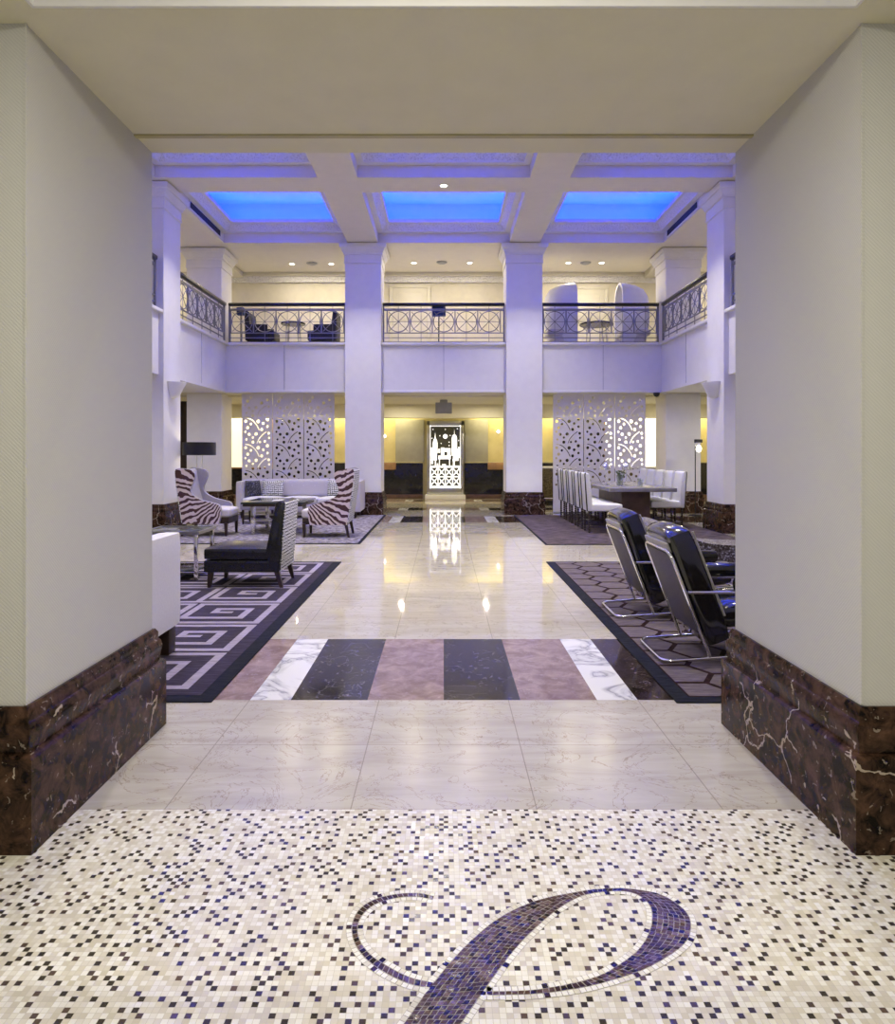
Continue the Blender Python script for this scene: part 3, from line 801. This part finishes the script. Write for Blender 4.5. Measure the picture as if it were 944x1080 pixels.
t = thing('area_rug', 'streaky brown rug under the long dining table', 'rug', (0, 0, 0))
MB().box(1.63, 5.06, 10.93, 15.98, .001, .010, .003).build('border', M['rug_navy'], t)
MB().box(1.66, 5.03, 10.96, 15.95, .009, .012).build('field', M['rug_brown'], t)
RZ = .0138

# ================================================================== FURNITURE LEFT
def taper_leg(x, y, h, r0, r1, dx=0., dy=0., mb=None):
    m = mb or MB()
    t = bmesh.new()
    A = [t.verts.new((x+dx+sx*r1, y+dy+sy*r1, 0)) for sx, sy in ((-1, -1), (1, -1), (1, 1), (-1, 1))]
    B = [t.verts.new((x+sx*r0, y+sy*r0, h)) for sx, sy in ((-1, -1), (1, -1), (1, 1), (-1, 1))]
    t.faces.new(A[::-1]); t.faces.new(B)
    for k in range(4): t.faces.new((A[k], A[(k+1) % 4], B[(k+1) % 4], B[k]))
    return m._add(t, 0)
# black slipper chair (front along +x locally)
t = thing('slipper_chair', 'black leather armless slipper chair with patterned outer back on the violet rug', 'chair', (-2.19, 7.74, RZ), PI)
W = .33
MB().soft(-.30, .425, -W, W, .30, .435, .035, .02).build('seat', M['black_leather'], t)
MB().soft(-.40, .42, -W, W, .165, .302, .018).build('seat_frame', M['black_leather'], t)
MB().prism([(-.255, .40), (-.365, .93), (-.40, .945), (-.455, .93), (-.40, .17), (-.30, .17)], 'y', -W, W, .012).build('backrest', M['black_leather'], t)
MB().prism([(-.405, .18), (-.460, .925), (-.472, .92), (-.418, .18)], 'y', -W+.01, W-.01, .003).build('back_panel', M['maze_back'], t)
for sx, sy in ((1, 1), (1, -1), (-1, 1), (-1, -1)):
    taper_leg(sx*.36-.01, sy*.285, .175, .028, .017, .02 if sx > 0 else -.05).build('leg', M['wood_dark'], t)

# white armchair cut off by the left pier
t = thing('armchair', 'white boxy upholstered armchair just past the left pier', 'armchair', (-2.46, 4.62, RZ), 0)
MB().soft(.36, .50, -.49, .49, .20, .89, .03).build('backrest', M['white_fabric'], t)
for s_ in (-1, 1): MB().soft(-.48, .36, min(s_*.35, s_*.49), max(s_*.35, s_*.49), .20, .62, .03).build('arm', M['white_fabric'], t)
MB().soft(-.50, .36, -.345, .345, .30, .46, .04, .02).build('seat', M['white_fabric'], t)
MB().soft(-.46, .40, -.40, .40, .19, .31, .02).build('seat_frame', M['white_fabric'], t)
for sx, sy in ((1, 1), (1, -1), (-1, 1), (-1, -1)):
    MB().box(sx*.40-.06, sx*.40+.06, sy*.41-.06, sy*.41+.06, 0, .20, .006).build('leg', M['wood_dark'], t)

# glass side table
t = thing('side_table', 'small square glass side table with chrome legs beside the slipper chair', 'table', (-3.15, 8.13, RZ))
MB().box(-.33, .33, -.30, .30, .545, .562, .004).build('table_top', M['dark_glass'], t)
f = MB()
for y in (-.30, .30): f.box(-.335, .335, y-.012, y+.012, .53, .564)
for x in (-.33, .33): f.box(x-.012, x+.012, -.30, .30, .53, .564)
f.build('frame', M['steel'], t)
for sx in (-1, 1):
    for sy in (-1, 1): MB().box(sx*.30-.02, sx*.30+.02, sy*.27-.02, sy*.27+.02, 0, .53, .004).build('leg', M['chrome'], t)
MB().box(-.30, .30, -.27, .27, .10, .112, .003).build('shelf', M['dark_glass'], t)

# zebra wing chairs
def wing_chair(label, loc, rz):
    t = thing('wing_chair', label, 'armchair', loc, rz, 'zebra wing chairs')
    side = smoothline([(.25, .22), (.285, .40), (.26, .54), (.14, .585), (-.04, .63), (-.20, .72), (-.245, .82), (-.20, .95), (-.165, 1.06), (-.20, 1.14), (-.32, 1.175), (-.50, 1.17), (-.485, .9), (-.44, .6), (-.385, .22)], 3)
    for s_ in (-1, 1):
        y0, y1 = sorted((s_*.285, s_*.36))
        m = MB(); m.prism(side, 'y', y0, y1, .0)
        for f in m.bm.faces:
            f.normal_update()
            f.material_index = 0 if f.normal.y*s_ > .5 else 1
        o = m.build('side_panel', [M['zebra'], M['grey_fabric']], t)
    MB().prism([(-.20, .42), (-.30, .80), (-.36, 1.15), (-.40, 1.175), (-.485, 1.165), (-.44, .6), (-.385, .25), (-.25, .25)], 'y', -.285, .285, .015).build('backrest', M['grey_fabric'], t)
    MB().prism([(-.388, .24), (-.443, .6), (-.488, .9), (-.502, 1.16), (-.520, 1.15), (-.505, .9), (-.462, .6), (-.405, .24)], 'y', -.35, .35, .004).build('back_panel', M['maze_back'], t)
    MB().soft(-.22, .42, -.28, .28, .32, .48, .045, .025).build('seat', M['lav_fabric'], t)
    MB().soft(-.36, .40, -.283, .283, .215, .33, .015).build('seat_frame', M['wood_dark'], t)
    for sx, sy in ((1, 1), (1, -1), (-1, 1), (-1, -1)):
        taper_leg(sx*.36, sy*.30, .235, .028, .018, .0 if sx > 0 else -.05).build('leg', M['wood_dark'], t)
    return t
wc = wing_chair('zebra print wing chair facing left, in front of the left central column', (-2.05, 12.09, RZ), PI)
dup(wc, 'zebra print wing chair facing right, in front of the drum floor lamp', (-4.17, 12.25, RZ), 0.)

# coffee table and magazine
t = thing('coffee_table', 'black topped coffee table on chrome legs between the zebra chairs', 'table', (-3.06, 12.75, RZ))
MB().box(-.56, .56, -.60, .60, .545, .575, .005).build('table_top', M['dark_glass'], t)
MB().box(-.53, .53, -.57, .57, .50, .545, .004).build('apron', M['wood_dark'], t)
for sx in (-1, 1):
    for sy in (-1, 1): MB().box(sx*.36-.035, sx*.36+.035, sy*.50-.035, sy*.50+.035, 0, .50, .004).build('leg', M['chrome'], t)
for sy in (-1, 1): MB().box(-.33, .33, sy*.50-.015, sy*.50+.015, .24, .27).build('stretcher', M['steel'], t)
t = thing('magazine', 'pale open magazine lying on the coffee table', 'magazine', (-2.92, 12.6, RZ+.576), .15)
m = MB(); m.prism([(-.24, .0), (-.23, .008), (-.06, .016), (0, .008), (.06, .016), (.23, .008), (.24, 0)], 'y', -.15, .15); m.build('pages', M['paper'], t)

# sofa with its cushions
t = thing('sofa', 'low pale lavender sofa with tufted back below the left pierced screens', 'sofa', (-3.22, 15.5, RZ))
L = 1.38
MB().soft(-L, L, .34, .48, .14, .845, .03).build('backrest', M['lav_fabric'], t)
for s_ in (-1, 1): MB().soft(*sorted((s_*(L-.13), s_*L)), -.42, .36, .14, .82, .03).build('arm', M['lav_fabric'], t)
MB().soft(-L+.12, L-.12, -.40, .36, .14, .32, .02).build('seat_frame', M['lav_fabric'], t)
for k in range(3):
    x0 = -L+.135+k*(2*L-.27)/3; MB().soft(x0+.004, x0+(2*L-.27)/3-.004, -.42, .22, .315, .455, .045, .025).build('seat_cushion', M['white_fabric'], t)
MB().soft(-L+.135, L-.135, .22, .35, .45, .83, .04).build('back_cushion', M['lav_fabric'], t)
for k in range(9):
    MB().lathe([(.012, 0), (.010, .006), (.0005, .009)], n=8, mat=Matrix.Translation((-1.05+k*.26, .223, .70)) @ Matrix.Rotation(PI/2, 4, 'X')).build('button', M['white_fabric'], t)
for sx in (-1, 1):
    for sy in (-1, 1): taper_leg(sx*(L-.12), sy*.36+.03, .145, .03, .02).build('leg', M['wood_dark'], t)
def pillow(label, loc, mat, rz, w=.46, h=.40, tilt=.22):
    m = MB(); t = bmesh.new(); bmesh.ops.create_grid(t, x_segments=10, y_segments=10, size=1)
    vs = list(t.verts); fr = bmesh.ops.duplicate(t, geom=list(t.verts)+list(t.faces))
    dupv = [g_ for g_ in fr['geom'] if isinstance(g_, bmesh.types.BMVert)]
    for S_, sg in ((vs, 1), (dupv, -1)):
        for v in S_:
            u, w_ = v.co.x, v.co.y; th = .075*((1-u**4)*(1-w_**4))**.6
            pin = 1-.05*(1-abs(u))*abs(w_)**3-.0
            v.co = Vector((u*w/2*(1-.05*(1-w_*w_)*abs(u)), sg*th, w_*h/2*(1-.05*(1-u*u)*abs(w_))+h/2))
    bmesh.ops.remove_doubles(t, verts=t.verts, dist=1e-4)
    m._add(t, 0, Matrix.Rotation(-tilt, 4, 'X'))
    o = m.build('throw_pillow', mat, loc=loc); o.rotation_euler = (0, 0, rz)
    return tag(o, label, 'pillow', None)
pillow('black and white maze print pillow at the left end of the sofa', (-3.90, 15.53, RZ+.466), M['maze_pillow'], .0, .50, .37)
pillow('black and white maze print pillow behind the right zebra chair', (-2.42, 15.53, RZ+.466), M['maze_pillow'], -.05, .48, .37)
pillow('dark patterned pillow in the left corner of the sofa', (-4.27, 15.42, RZ+.466), M['dark_print'], .9, .40, .37)

# grey ottoman
t = thing('ottoman', 'grey upholstered footstool between the left zebra chair and the sofa', 'ottoman', (-3.80, 14.2, RZ))
MB().soft(-.36, .36, -.30, .30, .28, .45, .04, .02).build('seat', M['grey_fabric'], t)
for sx in (-1, 1):
    for sy in (-1, 1): taper_leg(sx*.30, sy*.24, .29, .022, .015).build('leg', M['wood_dark'], t)
for sy in (-1, 1): MB().box(-.30, .30, sy*.24-.01, sy*.24+.01, .09, .115).build('stretcher', M['wood_dark'], t)

# drum floor lamp
t = thing('floor_lamp', 'floor lamp with wide black drum shade and chrome poles', 'lamp', (-4.85, 13.55, RZ))
MB().lathe([(.18, 0), (.18, .02), (.03, .03)], n=24).build('base', M['chrome'], t)
for k in (-1, 1): MB().tube([(k*.055, 0, .02), (k*.055, 0, 1.655)], .012, 8).build('pole', M['chrome'], t)
MB().lathe([(.31, 1.41), (.315, 1.41), (.315, 1.665), (.31, 1.665)], n=32, cap=False).build('lamp_shade', M['shade_black'], t)
MB().lathe([(.01, 1.44), (.04, 1.45), (.045, 1.47), (.03, 1.49), (.01, 1.495)], n=12).build('bulb', M['bulb'], t)
point('floor_lamp_light', (-4.85, 13.55, 1.56), 14, .06, WARM)

# ================================================================== PIERCED SCREENS
PWID, PHT = .735, 2.88
def screen_mesh():
    cu = bpy.data.curves.new('screen', 'CURVE'); cu.dimensions = '2D'; cu.fill_mode = 'BOTH'; cu.extrude = .014
    def poly(pts):
        s_ = cu.splines.new('POLY'); s_.points.add(len(pts)-1); s_.use_cyclic_u = True
        for q, p in zip(s_.points, pts): q.co = (p[0], p[1], 0, 1)
    poly([(-PWID/2, 0), (PWID/2, 0), (PWID/2, PHT), (-PWID/2, PHT)])
    k = PWID/233.
    block = [(747, 262, 13), (580, 277, 12), (676, 278, 14), (620, 298, 10), (715, 293, 11), (748, 318, 10), (595, 327, 12), (703, 340, 12), (577, 358, 9), (606, 378, 12), (660, 375, 13), (757, 370, 11), (635, 402, 9), (760, 405, 9), (585, 417, 9), (635, 438, 12), (690, 437, 9), (727, 432, 10)]
    arcs = [[(572, 248), (620, 262), (662, 302), (686, 352)], [(664, 452), (684, 410), (712, 378), (744, 356)]]
    for rep in range(-1, 5):
        off = rep*204
        slits = []
        for A in arcs:
            c = [((x-668.5)*k, PHT-(y+off-65)*k) for x, y in A]
            if min(p[1] for p in c) < .55 or max(p[1] for p in c) > PHT-.07: continue
            c = smoothline(c, 4); slits.append(c); w = .0105; n = len(c)
            Lf = offset(c, w); Rt = offset(c, -w)
            # taper the ends
            poly([c[0]]+Lf[1:-1]+[c[-1]]+Rt[1:-1][::-1])
        for x, y, r in block:
            cx, cy = (x-668.5)*k, PHT-(y+off-65)*k; rr = r*k
            if cy < .58 or cy > PHT-.08: continue
            if any(math.hypot(cx-p[0], cy-p[1]) < rr+.018 for s_ in slits for p in s_): rr *= .0
            if rr < .01: continue
            poly([(cx+rr*math.cos(a_*PI/8), cy+rr*math.sin(a_*PI/8)) for a_ in range(16)])
    o = bpy.data.objects.new('tmpscreen', cu); C.objects.link(o)
    dg = bpy.context.evaluated_depsgraph_get(); me = bpy.data.meshes.new_from_object(o.evaluated_get(dg))
    bpy.data.objects.remove(o); bpy.data.curves.remove(cu)
    for p in me.polygons: p.use_smooth = False
    me.transform(Matrix.Rotation(PI/2, 4, 'X')); me.materials.clear(); me.materials.append(M['screen'])
    me.name = 'screen_panel'; return me
sm = screen_mesh()
for sgn, nm in ((-1, 'left'), (1, 'right')):
    for k, who in enumerate(('nearest the central column', 'middle of its three', 'nearest the corner')):
        x = sgn*(3.03+k*.755)
        t = thing('pierced_screen', 'tall pale screen pierced with dots, %s on the %s side' % (who, nm), 'screen', (x, 16.62, 0), 0, 'pierced lobby screens')
        o = bpy.data.objects.new('panel', sm); C.objects.link(o); o.parent = t; o.location = (0, 0, .02)
        MB().box(-PWID/2, PWID/2, -.022, .022, 0, .03).build('foot_rail', M['steel'], t)
# long bar counter and bronze front seen behind the right screens
t = thing('bar_counter', 'bronze fronted bar counter behind the right pierced screens', 'counter', (4.6, 19.3, 0))
MB().box(-2.4, 1.8, -.30, .30, .12, 1.02, .008).build('front', M['bronze'], t)
MB().box(-2.45, 1.85, -.36, .36, 1.02, 1.07, .006).build('worktop', M['white_gloss'], t)
MB().box(-2.4, 1.8, -.26, .26, 0, .12).build('plinth', M['black_panel'], t)
MB().tube([(-2.4, -.40, .2), (1.8, -.40, .2)], .018, 8).build('foot_rail', M['chrome'], t)

# ================================================================== DINING GROUP
t = thing('dining_table', 'long grey topped dining table on a dark wood pedestal', 'table', (3.685, 13.95, RZ))
MB().box(-.625, .625, -1.35, 1.35, .735, .805, .006).build('table_top', M['tabletop'], t)
MB().box(-.30, .25, -.95, .95, 0, .735, .006).build('pedestal', M['wood_brown'], t)
def bobbin():
    pr = []; n = 9
    pr.append((.017, 0)); 
    for k in range(n):
        z = k*.40/n; pr += [(.012, z+.002), (.022, z+.011), (.024, z+.022), (.022, z+.033), (.012, z+.042)]
    pr.append((.020, .405)); return pr
def dining_chair(label, loc, rz):
    t = thing('dining_chair', label, 'chair', loc, rz, 'white dining chairs')
    MB().soft(-.26, .33, -.24, .24, .395, .525, .025, .012).build('seat', M['white_leather'], t)
    MB().prism([(-.21, .40), (-.235, .75), (-.27, 1.05), (-.285, 1.085), (-.315, 1.095), (-.345, 1.085), (-.35, 1.05), (-.31, .40)], 'y', -.235, .235, .012).build('backrest', M['white_leather'], t)
    for s_ in (-1, 1):
        y0, y1 = sorted((s_*.175, s_*.238))
        MB().prism([(-.305, .40), (-.349, 1.05), (-.343, 1.09), (-.352, 1.092), (-.359, 1.05), (-.317, .40)], 'y', y0, y1, .002).build('piping', M['black_leather'], t)
    for sx in (-1, 1):
        for sy in (-1, 1): MB().lathe(bobbin(), sx*.27, sy*.20, n=10).build('leg', M['wood_dark'], t)
    for sy in (-1, 1): MB().tube([(-.27, sy*.20, .11), (.27, sy*.20, .11)], .011, 6).build('stretcher', M['wood_dark'], t)
    return t
order = ['nearest', 'second', 'third', 'fourth', 'farthest']
dc = None
for k in range(5):
    lab = '%s white dining chair from the camera on the %s side of the long table'
    p = (2.92, 12.62+k*.645, RZ)
    if dc is None: dc = dining_chair(lab % (order[k], 'aisle'), p, 0)
    else: dup(dc, lab % (order[k], 'aisle'), p, 0)
    dup(dc, lab % (order[k], 'column'), (4.33, 13.38+k*.60, RZ), PI)
# things on the table
TZ = RZ+.806
t = thing('vase', 'clear glass vase with green sprigs on the dining table', 'vase', (3.55, 13.75, TZ))
MB().lathe([(.055, 0), (.065, .01), (.065, .20), (.060, .20), (.058, .02), (.0005, .018)], n=18, cap=False).build('glass', M['glass'], t)
m = MB(); random.seed(3)
for k in range(26):
    a_ = random.uniform(0, 2*PI); rr = random.uniform(.02, .09); z = random.uniform(.18, .29)
    m.tube([(0, 0, .04), (rr*.5*math.cos(a_), rr*.5*math.sin(a_), z*.75), (rr*math.cos(a_), rr*math.sin(a_), z)], [.003, .003, .002], 4)
    m.lathe([(.0005, -.02), (.016, 0), (.0005, .02)], n=5, mat=Matrix.Translation((rr*math.cos(a_), rr*math.sin(a_), z)) @ Matrix.Rotation(a_, 4, 'Z') @ Matrix.Rotation(1., 4, 'Y'))
m.build('sprigs', M['leaf'], t)
def dome_lamp(label, loc):
    t = thing('table_lamp', label, 'lamp', loc, 0, 'dome lamps on the dining table')
    MB().lathe([(.075, 0), (.075, .015), (.02, .03)], n=18).build('base', M['chrome'], t)
    MB().tube([(0, 0, .02), (0, 0, .42)], .009, 8).build('stem', M['chrome'], t)
    MB().lathe([(.095, .30), (.092, .36), (.07, .42), (.03, .455), (.004, .465), (.004, .455), (.03, .445), (.066, .41), (.086, .36), (.09, .30)], n=22, cap=False).build('lamp_shade', M['chrome'], t)
    return t
d0 = dome_lamp('chrome dome table lamp left of the vase', (3.36, 14.15, TZ))
dup(d0, 'chrome dome table lamp right of the vase', (3.72, 13.9, TZ))
g0 = None
for x, y, lb in ((3.42, 13.3, 'clear drinking glass at the near aisle side of the dining table'), (3.86, 13.35, 'clear drinking glass at the near column side of the dining table'), (3.98, 13.9, 'clear drinking glass behind the right dome lamp on the table')):
    o = MB().lathe([(.030, 0), (.038, .13), (.036, .13), (.028, .008), (.0005, .008)], n=14, cap=False).build('drinking_glass', M['glass'], loc=(x, y, TZ))
    tag(o, lb, 'glass', 'glasses on the dining table')

# thin floor lamp on the right
t = thing('floor_lamp', 'thin black floor lamp with a bare bright bulb beside the right side column', 'lamp', (5.86, 15.9, 0))
MB().lathe([(.15, 0), (.15, .02), (.02, .035)], n=20).build('base', M['black_rail'], t)
MB().tube([(0, 0, .03), (0, 0, 1.62)], .013, 8).build('pole', M['black_rail'], t)
MB().box(-.02, .16, -.03, .03, 1.70, 1.78, .006).build('shade', M['black_rail'], t)
MB().tube([(0, 0, 1.60), (-.0, 0, 1.74)], .009, 6).build('neck', M['chrome'], t)
MB().lathe([(.01, 1.48), (.045, 1.50), (.06, 1.55), (.045, 1.61), (.02, 1.65)], .08, 0, n=14).build('bulb', M['bulb'], t)
point('thin_lamp_light', (5.94, 15.8, 1.56), 10, .06, WARM)

# ================================================================== TUBULAR CHAIRS
def lounge_chair(label, loc, rz):
    t = thing('lounge_chair', label, 'armchair', loc, rz, 'tubular lounge chairs')
    H = .295; R = .0125
    # floor loop, front uprights and arms in one bent chrome tube
    pts = [(.35, -H, .50), (.98, -H, .50), (1.06, -H, .44), (1.10, -H, .12), (1.02, -H, .075), (.55, -H, .055), (.0, -H, R+.004), (.0, H, R+.004), (.55, H, .055), (1.02, H, .075), (1.10, H, .12), (1.06, H, .44), (.98, H, .50), (.35, H, .50)]
    pts = [(.17, -H, .50)]+pts[1:-1]+[(.17, H, .50)]
    MB().tube(fillet(pts, .09), R, 10).build('base_frame', M['chrome'], t)
    bk = [(.325, -H, .050), (.045, -H, .785), (.045, H, .785), (.325, H, .050)]
    MB().tube(fillet(bk, .09), R, 10).build('back_frame', M['chrome'], t)
    # frame of reference along the back: from foot (.325,.05) to top (.045,.785)
    d = Vector((-.28, 0, .735)).normalized(); ang = math.atan2(.28, .735)
    T = Matrix.Translation((.325, 0, .050)) @ Matrix.Rotation(-ang, 4, 'Y')
    MB().box(-.004, .008, -H+.02, H-.02, .16, .76, .003, mat=T).build('back_panel', M['cane'], t)
    m = MB(); m.soft(.012, .205, -H-.005, H+.005, .05, .892, .05, .022, mat=T); m.build('back_cushion', M['black_patent'], t)
    m = MB()
    m.soft(.000, .022, -H+.03, H-.03, .76, .840, .010, mat=T); m.build('binding', M['greybind'], t)
    # welts down the front corners of the back cushion
    for s_ in (-1, 1):
        w_ = MB(); w_.tube([T @ Vector((.20, s_*(H-.005), .23)), T @ Vector((.20, s_*(H-.005), .86))], .008, 6); w_.build('piping', M['greybind'], t)
    T2 = Matrix.Translation((.40, 0, .20)) @ Matrix.Rotation(-.10, 4, 'Y')
    m = MB(); m.soft(.0, .66, -H+.01, H-.01, .03, .20, .06, .02, mat=T2); m.build('seat_cushion', M['black_patent'], t)
    m = MB(); m.tube([T2 @ Vector((0, -H+.02, .02)), T2 @ Vector((.64, -H+.02, .02)), T2 @ Vector((.64, H-.02, .02)), T2 @ Vector((0, H-.02, .02))], .010, 8); m.build('seat_frame', M['chrome'], t)
    for s_ in (-1, 1):
        m = MB(); m.tube([(.50, s_*(H+.005), .555), (.52, s_*(H+.005), .555), (.86, s_*(H+.005), .555), (.88, s_*(H+.005), .555)], [.045, .055, .055, .045], 16)
        m.build('armrest', M['black_patent'], t)
    return t
lc = lounge_chair('nearer black tubular chrome lounge chair, beside the right pier', (1.535, 5.065, RZ), 0)
dup(lc, 'farther black tubular chrome lounge chair, behind the first one', (1.535, 6.352, RZ), 0)

# speckled chaise behind the tubular chairs
t = thing('chaise_longue', 'low speckled hide chaise longue behind the tubular chairs', 'chaise', (3.45, 8.6, RZ))
prof = smoothline([(-.95, .14), (-1.0, .40), (-.96, .58), (-.86, .63), (-.72, .60), (-.52, .48), (-.25, .37), (.2, .335), (.8, .33), (.95, .30), (.97, .14)], 4)
MB().prism(prof, 'y', -.30, .30, .0).build('body', M['speckle'], t)
for sx in (-1, 1):
    for sy in (-1, 1): taper_leg(sx*.85, sy*.24, .145, .025, .016).build('leg', M['wood_dark'], t)

# ================================================================== MEZZANINE FURNITURE
MZ = ZT-.02
def club(label, loc, rz):
    t = thing('club_chair', label, 'chair', loc, rz, 'dark chairs upstairs')
    MB().soft(-.30, .36, -.33, .33, .16, .42, .04, .02).build('seat', M['charcoal'], t)
    MB().prism([(-.22, .30), (-.27, .86), (-.30, .90), (-.38, .88), (-.36, .16), (-.28, .16)], 'y', -.34, .34, .02).build('backrest', M['charcoal'], t)
    for s_ in (-1, 1):
        MB().soft(-.34, .20, min(s_*.30, s_*.37), max(s_*.30, s_*.37), .16, .56, .03).build('arm', M['charcoal'], t)
    for sx in (-1, 1):
        for sy in (-1, 1): taper_leg(sx*.29, sy*.27, .165, .022, .014).build('leg', M['wood_dark'], t)
    return t
cc = club('dark upholstered chair facing right behind the left mezzanine railing', (-4.55, 17.2, MZ), 0)
dup(cc, 'dark upholstered chair facing left behind the left mezzanine railing', (-3.02, 17.2, MZ), PI)
def cocktail(label, loc, r):
    t = thing('cocktail_table', label, 'table', loc, 0)
    MB().lathe([(.0005, .60), (r, .60), (r+.01, .62), (r, .64), (.0005, .64)], n=28, cap=False).build('table_top', M['black_panel'], t)
    for k in range(4):
        a_ = PI/4+k*PI/2; MB().tube([(.75*r*math.cos(a_), .75*r*math.sin(a_), 0), (.65*r*math.cos(a_), .65*r*math.sin(a_), .60)], .014, 6).build('leg', M['steel'], t)
cocktail('round dark table between the two dark chairs upstairs', (-3.78, 17.15, MZ), .30)
cocktail('round dark table between the two hooded chairs upstairs', (3.86, 17.25, MZ), .42)
def hooded(label, loc, rz):
    """tall barrel chair: half shell of revolution with a domed hood, open towards +x"""
    t = thing('hooded_chair', label, 'chair', loc, rz, 'hooded chairs upstairs')
    m = MB(); bm_ = bmesh.new(); prof = [(.33, .10), (.40, .30), (.44, .65), (.44, 1.05), (.42, 1.30), (.36, 1.48), (.24, 1.60), (.10, 1.655), (.0, 1.665)]
    n = 22; rows = []
    a0, a1 = PI*.5, PI*1.5
    for r, z in prof:
        rows.append([[bm_.verts.new((rr*1.75*math.cos(a0+(a1-a0)*k/n)+.36, rr*math.sin(a0+(a1-a0)*k/n), z-dz)) for k in range(n+1)] for rr, dz in ((r, 0), (max(r-.06, 0), .04 if z > 1.4 else 0))])
    for (ao, ai), (bo, bi) in zip(rows, rows[1:]):
        for k in range(n):
            bm_.faces.new((ao[k], ao[k+1], bo[k+1], bo[k])); bm_.faces.new((ai[k+1], ai[k], bi[k], bi[k+1]))
        for k in (0, n):
            bm_.faces.new((ao[k], bo[k], bi[k], ai[k]))
    for k in range(n): bm_.faces.new((rows[0][0][k], rows[0][1][k], rows[0][1][k+1], rows[0][0][k+1]))
    bmesh.ops.remove_doubles(bm_, verts=bm_.verts, dist=1e-5)
    m._add(bm_, 0); m.build('shell', M['egg'], t)
    MB().soft(-.36, .34, -.36, .36, .30, .46, .05, .02).build('seat', M['lav_fabric'], t)
    MB().lathe([(.30, 0), (.30, .10), (.34, .30), (.0005, .31)], n=28).build('base', M['lav_fabric'], t)
    return t
hc = hooded('pale hooded barrel chair facing right behind the right mezzanine railing', (2.94, 17.25, MZ), 0)
dup(hc, 'pale hooded barrel chair facing left behind the right mezzanine railing', (4.78, 17.25, MZ), PI)

# ================================================================== LIGHTING
# blue coves: strips lying on the beams behind the moulding lip, shining up
for x0, x1 in xs:
    for y0, y1 in ysc:
        lx, ly = x1-x0-.3, y1-y0-.3; cx, cy = (x0+x1)/2, (y0+y1)/2; z = ZS+.47; P = 72.
        area('cove_strip', (cx, y0+.08, z), P, lx, BLUE, (PI, 0, 0), .06)
        area('cove_strip', (cx, y1-.08, z), P, lx, BLUE, (PI, 0, 0), .06)
        area('cove_strip', (x0+.08, cy, z), P, .06, BLUE, (PI, 0, 0), ly)
        area('cove_strip', (x1-.08, cy, z), P, .06, BLUE, (PI, 0, 0), ly)
# added fill lamps under the beams, no fixtures, to brighten the hall
for x, y in ((-3.7, 7.97), (0, 7.97), (3.7, 7.97), (-1.91, 10.3), (1.91, 10.3), (-3.7, 12.62), (3.7, 12.62), (-1.91, 5.6), (1.91, 5.6), (-1.91, 14.5), (1.91, 14.5)):
    area('hall_fill', (x, y, ZS-.01), 50, .10, (1., .93, .76), spread=1.7)
# under the mezzanine
for x, y in ((-7., 8.), (-7., 11.), (-7., 14.5), (7., 8.), (7., 11.), (7., 14.5)): area('soffit_lamp', (x, y, ZB-.02), 30, .15, NEUT)
for x in (-7., -4.2, -1.2, 1.2, 4.2, 7.): area('soffit_lamp', (x, 19.4, ZB-.06), 26, .12, WARM)
for x in (-3.8, 3.8): area('soffit_lamp', (x, 17.6, ZB-.06), 12, .12, WARM)
# wall wash in the slot behind the bulkhead
area('wall_wash', (-4.9, 21.25, ZB-.03), 150, 8., (1., .86, .48), (0, 0, 0), .10)
area('wall_wash', (4.9, 21.25, ZB-.03), 150, 8., (1., .86, .48), (0, 0, 0), .10)
# mezzanine side galleries
for x in (-7.2, 7.2):
    for y in (10., 14.5, 18.): area('gallery_lamp', (x, y, ZS-.02), 26, .15, WARM)
# uplights washing the central columns
for sgn in (-1, 1):
    spot('column_uplight', (sgn*1.91, 15.25, .05), 34, (sgn*1.91, 16.35, 2.0), 1.7, 1., .15, NEUT)
# entrance tray lamp
area('tray_lamp', (0, .95, PZ+.235), 108, .9, (1., .94, .78))

w = bpy.data.worlds.new('World'); bpy.context.scene.world = w; w.use_nodes = True
w.node_tree.nodes['Background'].inputs[0].default_value = (1., .96, .85, 1); w.node_tree.nodes['Background'].inputs[1].default_value = .35

# ================================================================== CAMERA
cam = bpy.data.cameras.new('camera'); co = bpy.data.objects.new('camera', cam); C.objects.link(co)
co.location = (0, 0, 1.5); co.rotation_euler = (PI/2, 0, 0)
cam.sensor_fit = 'HORIZONTAL'; cam.sensor_width = 36.; cam.lens = 720/944*36
cam.shift_x = (472-468)/944; cam.shift_y = -(540-476)/944; cam.clip_start = .05
sc = bpy.context.scene; sc.camera = co
sc.view_settings.view_transform = 'Standard'; sc.view_settings.look = 'None'; sc.view_settings.gamma = 1.; sc.view_settings.exposure = 0.
sc.view_settings.use_curve_mapping = False
sc.cycles.max_bounces = 8; sc.cycles.diffuse_bounces = 5; sc.cycles.glossy_bounces = 4; sc.cycles.caustics_reflective = False; sc.cycles.caustics_refractive = False
sc.cycles.sample_clamp_indirect = 4.
